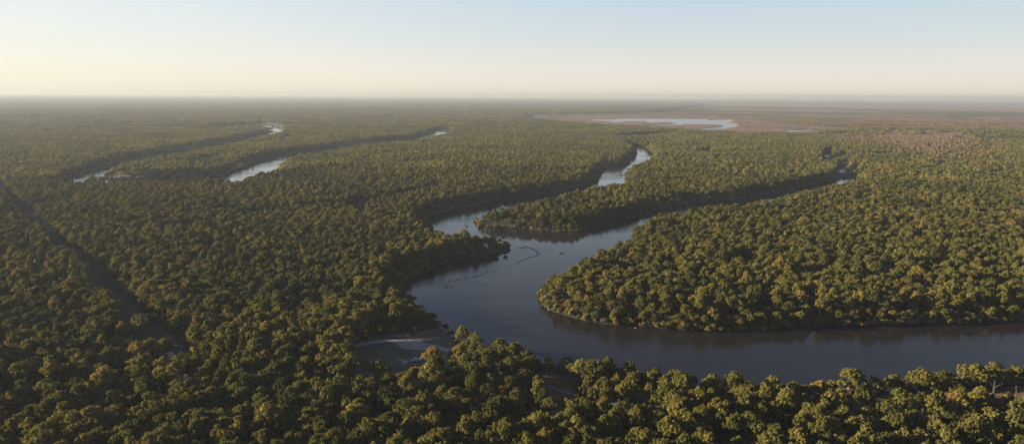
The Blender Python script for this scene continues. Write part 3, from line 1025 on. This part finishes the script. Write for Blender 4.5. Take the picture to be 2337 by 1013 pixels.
heroes = np.where(mask)[0]
crown_at = project(np.stack([HEROES[:, 0], HEROES[:, 1], .75 + 10.0 * HEROES[:, 5]], 1))[:, :2]
words, pools = [], {}
for q, (idx, t) in enumerate(zip(heroes, HEROES)):
    if idx < len(HERO) and hero_px[idx] in KNOWN:
        words.append(KNOWN[hero_px[idx]][0])
        continue
    sh = int(t[2])
    col = shade_word(t[6], sh >= N_NEAR)
    form = ('slender' if sh in (2, 6) else 'sparse' if sh == 7 else 'rounded') if sh < N_NEAR else ''
    dd = [np.hypot(*(crown_at[q] - m_[0])) for m_ in marks]
    k = int(np.argmin(dd))
    dx, dy = crown_at[q] - marks[k][0]
    side = ('left of' if dx < 0 else 'right of') if abs(dx) > abs(dy) * 1.2 else ('below' if dy > 0 else 'above')
    key = (col, form, side, k)
    pools.setdefault(key, []).append((dd[k], q))
    words.append(None)
ORD = ['nearest', 'second nearest', 'third nearest', 'fourth nearest', 'fifth nearest', 'sixth nearest', 'seventh nearest', 'eighth nearest', 'ninth nearest']
for (col, form, side, k), lst in pools.items():
    lst.sort()
    for r_, (d_, q) in enumerate(lst):
        noun = (col + ' ' + form).strip() + ' tree'
        pre = noun + ' ' + side + ' ' + marks[k][1]
        words[q] = pre if len(lst) == 1 else ORD[min(r_, 8)] + ' ' + pre
for t, wd_ in zip(HEROES, words):
    x, y, sh, rz, sxy, sz, tn, hero = t
    sh = int(sh)
    isb = sh >= N_NEAR
    o = empty('bare_tree' if isb else 'broadleaf_tree', (x, y, .4), rz)
    o.scale = (sxy, sxy, sz)
    a = obj('crown', TWIGS[sh - N_NEAR] if isb else CROWNS[sh], o)
    a['tint'] = float(tn)
    obj('branches' if isb else 'trunk', BARE[sh - N_NEAR] if isb else TRUNKS[sh], o)
    tag(o, ' '.join(wd_.split()[:16]), 'tree', 'trees of the near forest')

# ------------------------------------------------------------------ brush standing at the foot of the far bank, each its own
for px, py, wd_px, tn, lab in [
    (1247, 682, 24, .90, 'russet bush at the very tip of the wooded point, left end of the far bank'),
    (1263, 699, 14, .62, 'small straw-coloured bush low at the tip of the wooded point'),
    (1287, 700, 25, .97, 'broad grey-tan bush on the far bank just right of the point tip'),
    (1311, 712, 20, .93, 'pinkish tan bush at the water edge right of the broad grey-tan one'),
    (1345, 714, 24, .98, 'pale grey bush mass leaning over the water edge of the far bank'),
    (1364, 716, 18, .95, 'tan bush right beside the pale grey bush on the far bank'),
    (1396, 726, 15, .70, 'bright straw-coloured dead bush leaning into the water on the far bank'),
    (1351, 727, 8, .75, 'tiny straw bush at the waterline below the pale grey bush'),
    (1432, 737, 9, .99, 'low grey bush on the dark mud of the far bank'),
    (1461, 740, 10, .86, 'small rusty bush at the waterline of the far bank, left of the orange one'),
    (1498, 742, 19, .82, 'orange-brown bush lying along the waterline of the far bank'),
    (1545, 738, 24, .66, 'yellowish tan bush at the waterline right of the orange-brown one'),
    (1519, 738, 14, .88, 'dull brown bush between the orange-brown and the yellowish tan bush'),
    (1640, 748, 12, .30, 'small green bush alone at the dark foot of the far bank'),
    (1745, 745, 13, .42, 'light green bush at the dark foot of the far bank, farther right'),
    (1771, 744, 12, .36, 'light green bush at the dark bank foot, last to the right'),
]:
    x, y = ground(px, py + wd_px * .32, .6)
    sl = math.sqrt(x * x + y * y + CAM_H ** 2)
    k = wd_px * sl / F / 2 / 1.55
    b = obj('shrub', SHRUB_ME[random.randrange(4)], loc=(x, y, .45))
    b.scale = (k, k, k * .95)
    b.rotation_euler = (0, 0, random.uniform(0, 6.28))
    b['tint'] = tn
    tag(b, lab, 'shrub', 'bushes along the foot of the far bank')

# ------------------------------------------------------------------ water weed drifting in a broken line
def weed_mat(px, py, wpx, hpx, slope, lab):
    """a lumpy floating raft: uneven outline, low mounded top, short sprigs"""
    a = np.array(ground(px - wpx / 2, py + slope / 2)); b = np.array(ground(px + wpx / 2, py - slope / 2))
    c = (a + b) / 2
    ln = np.hypot(*(b - a))
    ax = (b - a) / ln
    ay = np.array([-ax[1], ax[0]])
    sl = math.hypot(c[0], c[1])
    wd_ = max(.3, hpx * sl / F * sl / CAM_H * .24)
    rr = np.random.default_rng(int(px * 7 + py))
    V, Fc = [], []
    n = 26
    rings = ((1.0, 0.015), (.72, .10), (.35, .16))
    rad = 1 + .35 * (rr.random(n) - .5) * 2
    rad = (rad + np.roll(rad, 1)) / 2
    for s_, z in rings:
        for i in range(n):
            t = 2 * math.pi * i / n
            p = ax * math.cos(t) * ln / 2 * rad[i] * s_ + ay * math.sin(t) * wd_ / 2 * rad[(i * 5) % n] * s_
            V.append((p[0], p[1], z * rr.uniform(.6, 1.3)))
    for r_ in range(2):
        for i in range(n):
            Fc.append([r_ * n + i, r_ * n + (i + 1) % n, (r_ + 1) * n + (i + 1) % n, (r_ + 1) * n + i])
    Fc.append([2 * n + i for i in range(n)])
    m_ = int(40 + ln * 6)
    P = np.stack([rr.uniform(-.45, .45, m_) * ln, rr.uniform(-.4, .4, m_) * wd_], 1)
    P3 = np.concatenate([P[:, :1] * ax + P[:, 1:] * ay, rr.uniform(.08, .22, (m_, 1))], 1)
    Vc, Fq = cards(P3, unit(rr, m_), rr.uniform(.08, .2, m_), rr)
    base_ = len(V)
    V = V + [tuple(q) for q in Vc]
    Fc = Fc + [[base_ + q for q in f] for f in Fq]
    o = obj('weed_raft', mesh_from('weed_raft', V, Fc, WEED), loc=(c[0], c[1], .01))
    tag(o, lab, 'water weed', 'water weed rafts drifting in a broken line')


for a in [
    (1019, 651, 14, 5, 0, 'largest dark weed raft, at the left end of the drifting line'),
    (1018, 656.5, 11, 2, 0, 'thin weed raft just below the largest one at the left end of the line'),
    (1032, 655, 10, 3, 1, 'weed raft immediately right of the largest one at the left end'),
    (1026, 642, 6, 2, 0, 'small weed raft above the largest one, left of a longer raft'),
    (1036, 640.5, 9, 3, -1, 'weed raft above the largest one, right of a small raft'),
    (1046, 638.3, 9, 1.2, 1, 'faint thin weed raft trailing up right from the left end cluster'),
    (1063, 635, 11, 1.4, 1, 'thin long weed raft between the left end cluster and the first bend'),
    (1082, 632, 8, 1.6, .5, 'short weed raft left of the sloping raft below the bank shadow'),
    (1094, 629.3, 14, 2, 3, 'sloping weed raft leading up to the stubby lump in the line'),
    (1103.5, 624, 6, 4, 1, 'stubby weed lump at the top of a sloping raft, below the bank shadow'),
    (1112, 621, 7, 1.2, 1, 'thin weed raft right of the stubby lump'),
    (1127, 617.5, 7, 2, 1, 'lone weed raft in the middle of the gap in the line'),
    (1154, 608, 4, 2.2, 0, 'tiny weed raft left of the lower hook of the line'),
    (1167, 605, 8, 2.4, 1, 'weed raft beside the lower hook of the line'),
    (1180, 600, 9, 4, 5, 'thick hooked weed raft where the line starts its upper curve'),
    (1192, 594.5, 17, 3, 7, 'long thick sloping weed raft in the middle of the upper curve'),
    (1206, 588, 9, 1.6, 2.5, 'thin weed raft joining the long thick raft to the upper curve'),
    (1218, 585.5, 15, 2, 2.5, 'curved weed raft just below the right bend of the line'),
    (1226.5, 581.5, 6, 2, 4, 'short steep weed raft at the right bend of the line'),
    (1229.5, 577.3, 5, 1.6, -1, 'weed raft at the outermost right bend, nearest the boat'),
    (1226, 574.5, 6, 2, -3, 'weed raft just above the outermost right bend'),
    (1222, 571.5, 6, 2, -2, 'weed raft near the upper end, above the right bend'),
    (1216, 568.8, 11, 1.5, -1, 'thin weed raft near the upper end of the curve'),
    (1212, 566, 12, 1.2, -1, 'topmost thin weed raft over the right bend'),
    (1190, 565.3, 17, 1.2, .3, 'long faint weed raft at the upper left end of the curve'),
    (1201, 563.5, 13, 1.2, -1.5, 'faint thin weed raft above the long faint one'),
    (1229.5, 665, 8, 1.5, 0, 'lone weed raft close to the tip of the right wooded point'),
]:
    weed_mat(*a)

# ------------------------------------------------------------------ fallen trunks in the water
def fallen_trunk(p0, p1, r, forks, lab, lift=0.0):
    a = Vector((*ground(*p0, .15), .15)); b = Vector((*ground(*p1, .12), .12 + lift))
    V, Fc = [], []
    prev, n = Vector((0, 0, 0)), 5
    for i in range(1, n + 1):
        q = (b - a) * (i / n) + Vector((random.uniform(-.25, .25), random.uniform(-.25, .25), random.uniform(-.02, .08)))
        tube(V, Fc, prev, q, r * (1 - .75 * (i - 1) / n), r * (1 - .75 * i / n), 7)
        prev = q
    o = obj('fallen_trunk', mesh_from('fallen_trunk', V, Fc, BARK), loc=a)
    for k in range(forks):
        V, Fc = [], []
        st = (b - a) * random.uniform(.35, .8)
        d = Vector((random.uniform(-1, 1), random.uniform(-1, 1), random.uniform(.25, .9))).normalized()
        ln = (b - a).length * random.uniform(.18, .32)
        tube(V, Fc, st, st + d * ln * .6, r * .4, r * .25, 5)
        tube(V, Fc, st + d * ln * .6, st + d * ln + Vector((0, 0, .3)), r * .25, r * .06, 5)
        obj('branch', mesh_from('branch', V, Fc, BARK), o)
    tag(o, lab, 'log')


fallen_trunk((1140, 544), (1170, 554.5), .42, 2, 'long dark fallen trunk reaching into the river from the left peninsula tip')
fallen_trunk((1154, 562.5), (1163, 562), .25, 1, 'short dark snag at the waterline of the left peninsula tip')
fallen_trunk((1062, 514), (1070, 519), .4, 2, 'arched dead branch in the narrow water behind the left peninsula')
fallen_trunk((1426, 399), (1408, 401.5), .6, 2, 'long thin dead trunk lying in the upper pool beside its right bank')
fallen_trunk((1416, 396), (1421, 391.5), .5, 1, 'short dead limb sticking up from the upper pool', 1.5)
fallen_trunk((1446, 366.5), (1439, 369.5), .8, 1, 'dark fallen trunk in the narrows above the upper pool')
fallen_trunk((1484, 355), (1470, 361.5), .5, 2, 'dark line of dead wood along the right shore of the far pool')
fallen_trunk((1011, 298.5), (1020, 300.5), 1.2, 2, 'dead wood lying in the farthest bright bend, picture middle')

# ------------------------------------------------------------------ boat with its rower
HULL = simple('boat_paint', (.02, .025, .035), (.035, .04, .05), 2.0, .5)
WOOD = simple('seat_wood', (.10, .07, .045), (.16, .11, .07), 6.0, .7)
SKIN = simple('skin', (.30, .18, .13), (.36, .22, .16), 5.0, .6)
CLOTH = simple('dark_jacket', (.02, .022, .03), (.04, .042, .05), 4.0, .9)
METAL = simple('dark_metal', (.03, .03, .03), (.06, .06, .06), 4.0, .4)
bx_, by_ = ground(1280.5, 578.2)
BYAW = R(28)
boat = empty('boat', (bx_, by_, 0), BYAW)
tag(boat, 'small dark open boat on the blue water off the right wooded point', 'boat')
V, Fc = [], []
st_ = [(-1.9, .62, .0, .42), (-1.0, .72, -.05, .42), (.2, .74, -.06, .45), (1.3, .55, -.03, .55), (1.9, .25, .08, .66), (2.15, .03, .30, .74)]
for x, w_, zb, zt in st_:
    V += [(x, -w_, zt), (x, -w_ * .75, zb + .05), (x, 0, zb - .03), (x, w_ * .75, zb + .05), (x, w_, zt), (x, w_ * .90, zt - .02), (x, w_ * .66, zb + .12), (x, 0, zb + .06), (x, -w_ * .66, zb + .12), (x, -w_ * .90, zt - .02)]
for i in range(len(st_) - 1):
    for k in range(10):
        Fc.append([i * 10 + k, (i + 1) * 10 + k, (i + 1) * 10 + (k + 1) % 10, i * 10 + (k + 1) % 10])
Fc += [[0, 1, 2, 3, 4, 5, 6, 7, 8, 9], [59, 58, 57, 56, 55, 54, 53, 52, 51, 50]]
obj('hull', mesh_from('hull', V, Fc, HULL), boat)


def box_mesh(name, lo, hi, mat, bev=.02):
    bm = bmesh.new()
    bmesh.ops.create_cube(bm, size=1)
    for v in bm.verts:
        v.co = Vector([(lo[i] + hi[i]) / 2 + v.co[i] * (hi[i] - lo[i]) for i in range(3)])
    bmesh.ops.bevel(bm, geom=bm.edges[:], offset=bev, segments=2, affect='EDGES')
    me = bpy.data.meshes.new(name)
    bm.to_mesh(me); bm.free(); me.materials.append(mat)
    return me


for x in (-1.25, -.1, 1.0):
    obj('seat', box_mesh('seat', (x - .13, -.60 + .12 * (x > .5), .30), (x + .13, .60 - .12 * (x > .5), .345), WOOD, .01), boat)
mo = obj('outboard_motor', box_mesh('outboard_motor', (-2.12, -.14, .42), (-1.86, .14, .80), METAL, .05), boat)
obj('motor_leg', box_mesh('motor_leg', (-2.06, -.04, -.35), (-1.96, .04, .42), METAL, .01), mo)


def skin_figure(name, verts, edges, rads, mat, parent):
    me = bpy.data.meshes.new(name)
    me.from_pydata(verts, edges, [])
    o = obj(name, me, parent)
    sm = o.modifiers.new('skin', 'SKIN')
    for v, r_ in zip(me.skin_vertices[0].data, rads):
        v.radius = (r_, r_)
    me.skin_vertices[0].data[0].use_root = True
    o.modifiers.new('smooth', 'SUBSURF').levels = 1
    o.modifiers['smooth'].render_levels = 1
    me.materials.append(mat)
    return o


pe = empty('person', (bx_ + math.cos(BYAW) * -1.25, by_ + math.sin(BYAW) * -1.25, .345), BYAW)
tag(pe, 'person in dark clothing seated at the stern of the small dark boat', 'person')
pv = [(0, 0, .10), (0, 0, .32), (.02, 0, .50), (.03, 0, .60), (.05, 0, .74), (.02, .19, .50), (.10, .26, .26), (.30, .20, .16), (.02, -.19, .50), (-.12, -.28, .30), (-.36, -.20, .26),
      (.05, .10, .09), (.42, .13, .12), (.46, .13, -.28), (.60, .13, -.30), (.05, -.10, .09), (.42, -.13, .12), (.46, -.13, -.28), (.60, -.13, -.30)]
pe_ = [(0, 1), (1, 2), (2, 3), (3, 4), (2, 5), (5, 6), (6, 7), (2, 8), (8, 9), (9, 10), (0, 11), (11, 12), (12, 13), (13, 14), (0, 15), (15, 16), (16, 17), (17, 18)]
prd = [.15, .15, .15, .055, .09, .07, .05, .035, .07, .05, .035, .09, .07, .05, .04, .09, .07, .05, .04]
skin_figure('body', pv, pe_, prd, SKIN, pe)
skin_figure('jacket', pv[:3] + [pv[5], pv[6], pv[8], pv[9]], [(0, 1), (1, 2), (2, 3), (3, 4), (2, 5), (5, 6)], [.165, .17, .165, .085, .062, .085, .062], CLOTH, pe)
skin_figure('trousers', [pv[0], pv[11], pv[12], pv[13], pv[15], pv[16], pv[17]], [(0, 1), (1, 2), (2, 3), (0, 4), (4, 5), (5, 6)], [.16, .105, .085, .065, .105, .085, .065], CLOTH, pe)
skin_figure('hair', [(.03, 0, .80), (-.02, 0, .77)], [(0, 1)], [.095, .09], HULL, pe)

# ------------------------------------------------------------------ parked cars, rock, post, floats
GLASS = simple('car_glass', (.01, .012, .015), (.02, .022, .025), 1.0, .08)
TYRE = simple('tyre_rubber', (.012, .012, .012), (.022, .022, .022), 8.0, .9)
CHROME = simple('wheel_metal', (.3, .3, .3), (.4, .4, .4), 5.0, .35, metallic=.8)
LAMP = simple('lamp_glass', (.5, .5, .48), (.6, .6, .58), 5.0, .2)


def car(px, py, yaw, paint, lab):
    x, y = ground(px, py, .8)
    o = empty('parked_car', (x, y, .485), yaw)
    tag(o, lab, 'car', 'cars parked at the edge of the clearing')
    prof = [(-2.2, .35), (-2.22, .75), (-2.1, .95), (-1.75, 1.02), (-1.2, 1.46), (.45, 1.48), (1.1, 1.02), (1.95, .90), (2.2, .72), (2.22, .35)]
    V, Fc = [], []
    n = len(prof)
    for sgn in (-1, 1):
        for inset in (0, .06):
            for px_, pz in prof:
                w_ = .86 - (.16 if pz > 1.2 else 0)
                cx_ = px_ * (1 - inset * .15)
                V.append((cx_, sgn * (w_ - .05 + (.05 if inset == 0 else -.0)) if inset == 0 else sgn * (w_ + .03) * .985, pz - (inset * .2 if pz > .6 else -inset * .2)))
    a0, a1 = list(range(n)), list(range(2 * n, 3 * n))
    for i in range(n):
        k = (i + 1) % n
        Fc.append([a0[i], a0[k], a1[k], a1[i]])
    Fc += [a0[::-1], a1]
    V = V[:3 * n]
    V = [v if (i < n or i >= 2 * n) else V[0] for i, v in enumerate(V)]
    obj('body', mesh_from('body', V, Fc, paint), o)
    for pts in ([(.52, 1.44, .62), (1.06, 1.05, .78)], [(-1.24, 1.42, .62), (-1.70, 1.06, .78)]):
        (xa, za, wa), (xb, zb, wb) = pts
        off = .035 if xa > 0 else -.035
        obj('windscreen' if xa > 0 else 'rear_window', mesh_from('windscreen', [(xa + off, -wa, za + .02), (xa + off, wa, za + .02), (xb + off, wb, zb + .03), (xb + off, -wb, zb + .03)], [[0, 1, 2, 3]], GLASS), o)
    for sg in (-1, 1):
        obj('side_window', mesh_from('side_window', [(-1.05, sg * .725, 1.40), (.35, sg * .725, 1.41), (.85, sg * .845, 1.06), (-1.45, sg * .845, 1.06)], [[0, 1, 2, 3]], GLASS), o)
        obj('headlight', box_mesh('headlight', (2.10, sg * .62 - .16, .68), (2.24, sg * .62 + .16, .82), LAMP, .02), o)
        for xw in (-1.35, 1.35):
            V, Fc = [], []
            for rad_, yy in ((.20, .10), (.33, .10), (.34, .0), (.33, -.10), (.20, -.10)):
                for k in range(20):
                    t = k * math.pi / 10
                    V.append((rad_ * math.cos(t), yy, rad_ * math.sin(t)))
            for r_ in range(4):
                for k in range(20):
                    Fc.append([r_ * 20 + k, r_ * 20 + (k + 1) % 20, (r_ + 1) * 20 + (k + 1) % 20, (r_ + 1) * 20 + k])
            w_ = obj('wheel', mesh_from('wheel', V, Fc, TYRE), o, (xw, sg * .80, .34))
            V = [(.20 * math.cos(k * math.pi / 10), sg * .08, .20 * math.sin(k * math.pi / 10)) for k in range(20)]
            obj('rim', mesh_from('rim', V, [list(range(20))], CHROME), w_)


car(925, 829, R(75), simple('silver_paint', (.42, .45, .50), (.48, .51, .56), 1.0, .3), 'silver-blue parked car, left of the two half hidden behind clearing trees')
car(950, 822, R(18), simple('white_paint', (.58, .60, .64), (.64, .66, .70), 1.0, .3), 'white parked car, right of the two half hidden behind clearing trees')

ROCK = simple('pale_stone', (.22, .20, .17), (.38, .36, .32), 3.0)
bm = bmesh.new()
bmesh.ops.create_icosphere(bm, subdivisions=3, radius=.6)
for v in bm.verts:
    k = .75 + .5 * float(fbm(v.co.x * 1.7 + 5, v.co.y * 1.7 + v.co.z * 2.1, 77))
    v.co *= k
    v.co.z = v.co.z * .75
me = bpy.data.meshes.new('boulder'); bm.to_mesh(me); bm.free(); me.materials.append(ROCK)
tag(obj('boulder', me, loc=(*ground(930, 762.5, 1.0), .8)), 'pale boulder at the dark wood edge above the gravel road in the clearing', 'boulder')

px_, py_ = ground(1275, 863, .8)
V, Fc = [], []
tube(V, Fc, (0, 0, -.2), (0, 0, 1.5), .10, .085, 8); tube(V, Fc, (0, 0, 1.5), (0, 0, 1.58), .085, .02, 8)
tag(obj('wooden_post', mesh_from('wooden_post', V, Fc, BARK), loc=(px_, py_, .45)), 'dark wooden post standing on the orange-brown bare ground by the shore', 'post')

WHITE = simple('white_float', (.72, .72, .70), (.8, .8, .78), 3.0, .5)
for (px, py), lab in (((1251.5, 706.5), 'white float on the water off the tip of the wooded point'), ((1450, 748.8), 'white float on the water below the far bank, between tip and orange bush')):
    V, Fc = [], []
    profl = [(.02, -.22), (.26, -.16), (.34, .0), (.28, .20), (.12, .30), (.06, .46), (.01, .48)]
    for r_, z in profl:
        for k in range(16):
            V.append((.7 * r_ * math.cos(k * math.pi / 8), .7 * r_ * math.sin(k * math.pi / 8), .7 * z))
    for q in range(len(profl) - 1):
        for k in range(16):
            Fc.append([q * 16 + k, q * 16 + (k + 1) % 16, (q + 1) * 16 + (k + 1) % 16, (q + 1) * 16 + k])
    tag(obj('float', mesh_from('float', V, Fc, WHITE, smooth=True), loc=(*ground(px, py), .05)), lab, 'float', 'white floats near the wooded point')

SLAB = survey([(1246, 878), (1279, 884.5), (1279, 888.5), (1249, 881.5)], .8)
SLR = roughen(SLAB, 2, .3, 95)
sheet_from_polys([SLR], lambda x, y: inside(SLR, x, y), 'paved_path', .482, SANDY)['kind'] = 'structure'

# ------------------------------------------------------------------ undergrowth: shrubs along the banks and track, forest floor brush
pos, scl, tin = [], [], []
for p in WATERS[:3]:
    for a, b in zip(p, np.roll(p, -1, 0)):
        L_ = np.hypot(*(b - a)); D = np.hypot(*a)
        if D > 1300:
            continue
        for k in range(max(1, int(L_ / 1.3))):
            c = a + (b - a) * rng.random()
            c = c + rng.normal(0, 1.3, 2)
            pos.append((c[0], c[1], .1)); s = rng.uniform(.6, 1.5); scl.append((s, s, s * rng.uniform(.7, 1.2)))
            tin.append(rng.choice([.2, .3, .38, .42, .5, .66, .99]) + rng.normal(0, .03))
X, Y, D = grid_pts(4.2, 190, 520, R(42))
k = ~open_ground(X, Y) & (edge_dist(ROAD, X, Y, False) > 3.2) & (edge_dist(TRACK, X, Y, False) > 7.5)
X, Y = X[k], Y[k]
for x, y in zip(X, Y):
    s = rng.uniform(.7, 1.9)
    pos.append((x, y, .4)); scl.append((s, s, s * rng.uniform(.7, 1.3))); tin.append(np.clip(rng.normal(.35, .25), 0, 1))
pos = np.array(pos)
n = len(pos)
# nothing standing in the open water
ok = ~in_water(pos[:, 0], pos[:, 1]) | (shore_dist(pos[:, 0], pos[:, 1]) < 1.2)
ok &= ~inside(CLEARING, pos[:, 0], pos[:, 1])
ug = scatter('undergrowth', SHRUBS, pos[ok], rng.integers(0, 4, n)[ok], rng.uniform(0, 6.28, n)[ok], np.array(scl)[ok], np.array(tin)[ok])
tag(ug, 'brown and olive brush along the banks and under the trees', 'undergrowth')

# ------------------------------------------------------------------ sun, sky, haze
SUN_EL, SUN_AZ = R(12.5), R(-88.0)       # azimuth from the view direction (+Y), negative to the left
sv = Vector((math.sin(SUN_AZ) * math.cos(SUN_EL), math.cos(SUN_AZ) * math.cos(SUN_EL), math.sin(SUN_EL)))
ld = bpy.data.lights.new('sun', 'SUN')
ld.energy, ld.angle, ld.color = 20.0, R(.53), (1.0, .87, .60)
so = bpy.data.objects.new('sun', ld)
C.objects.link(so)
so.rotation_euler = sv.to_track_quat('Z', 'Y').to_euler()
so.location = (0, 0, 400)
SKY_SUN = [(0.0, (1.0, .97, .72)), (.03, (1.02, 1.0, .85)), (.075, (.96, .98, .94)), (.13, (.84, .92, .97)), (.30, (.23, .35, .55)), (1.0, (.075, .12, .25))]
SKY_FAR = [(0.0, (.95, .86, .76)), (.03, (.90, .85, .79)), (.075, (.69, .77, .81)), (.13, (.56, .70, .83)), (.28, (.10, .165, .32)), (1.0, (.035, .07, .18))]
wd = bpy.data.worlds.new("World")
scene.world = wd
wd.use_nodes = True
nt = wd.node_tree
nt.nodes.clear()
L = nt.links.new
sky = nt.nodes.new('ShaderNodeTexSky')
sky.sky_type = 'NISHITA'
sky.sun_disc = False
sky.sun_elevation = SUN_EL
sky.sun_rotation = SUN_AZ
sky.altitude = 100
sky.air_density, sky.dust_density, sky.ozone_density = 1.0, 0.8, 1.0
bg = nt.nodes.new('ShaderNodeBackground')
bg.inputs['Strength'].default_value = 0.12
wo = nt.nodes.new('ShaderNodeOutputWorld')
# tint the physical sky with the evening's own colours: warm low on the sun's side, pale blue above
tc = nt.nodes.new('ShaderNodeTexCoord')
nv = N(nt, 'ShaderNodeVectorMath', operation='NORMALIZE')
L(tc.outputs['Generated'], nv.inputs[0])
sx = nt.nodes.new('ShaderNodeSeparateXYZ')
L(nv.outputs[0], sx.inputs[0])
lowr = ramp(nt, SKY_SUN)
higr = ramp(nt, SKY_FAR)
L(sx.outputs['Z'], lowr.inputs[0]); L(sx.outputs['Z'], higr.inputs[0])
dt = N(nt, 'ShaderNodeVectorMath', operation='DOT_PRODUCT')
dt.inputs[1].default_value = (math.sin(SUN_AZ), math.cos(SUN_AZ), 0)
L(nv.outputs[0], dt.inputs[0])
mr = N(nt, 'ShaderNodeMapRange')
mr.inputs['From Min'].default_value = -.25; mr.inputs['From Max'].default_value = .85
mr.interpolation_type = 'SMOOTHSTEP'
L(dt.outputs['Value'], mr.inputs['Value'])
mixg = N(nt, 'ShaderNodeMix', data_type='RGBA')
L(mr.outputs[0], mixg.inputs['Factor']); L(higr.outputs[0], mixg.inputs[6]); L(lowr.outputs[0], mixg.inputs[7])
scl_ = N(nt, 'ShaderNodeVectorMath', operation='SCALE')
scl_.inputs['Scale'].default_value = 1 / 0.12
L(mixg.outputs[2], scl_.inputs[0])
fin = N(nt, 'ShaderNodeMix', data_type='RGBA')
fin.inputs['Factor'].default_value = .88
L(sky.outputs[0], fin.inputs[6]); L(scl_.outputs[0], fin.inputs[7])
L(fin.outputs[2], bg.inputs['Color']); L(bg.outputs[0], wo.inputs['Surface'])

HAZE = True
if HAZE:
    m, nt, out = nodes('haze')
    vs = N(nt, 'ShaderNodeVolumeScatter', Density=4.2e-5, Anisotropy=.18)
    vs.inputs['Color'].default_value = (.70, .78, 1.0, 1)
    va = N(nt, 'ShaderNodeVolumeAbsorption', Density=4.2e-5)
    va.inputs['Color'].default_value = (0, 0, 0, 1)
    ads = N(nt, 'ShaderNodeAddShader')
    nt.links.new(vs.outputs[0], ads.inputs[0]); nt.links.new(va.outputs[0], ads.inputs[1])
    nt.links.new(ads.outputs[0], out.inputs['Volume'])
    bm = bmesh.new()
    bmesh.ops.create_cone(bm, cap_ends=True, segments=48, radius1=FAR + 3000, radius2=FAR + 3000, depth=180)
    me = bpy.data.meshes.new('haze'); bm.to_mesh(me); bm.free(); me.materials.append(m)
    hz = obj('haze', me, loc=(0, 0, 88))
    tag(hz, 'thin evening haze lying over the plain', 'haze', kind='stuff')

scene.view_settings.view_transform = 'Standard'
scene.view_settings.look = 'None'
scene.view_settings.exposure = 0
scene.render.engine = 'CYCLES'
scene.cycles.use_denoising = True
scene.cycles.denoiser = 'OPENIMAGEDENOISE'
scene.cycles.max_bounces = 5
scene.cycles.diffuse_bounces = 2
scene.cycles.glossy_bounces = 2
scene.cycles.transmission_bounces = 2
scene.cycles.transparent_max_bounces = 4
scene.cycles.volume_bounces = 0
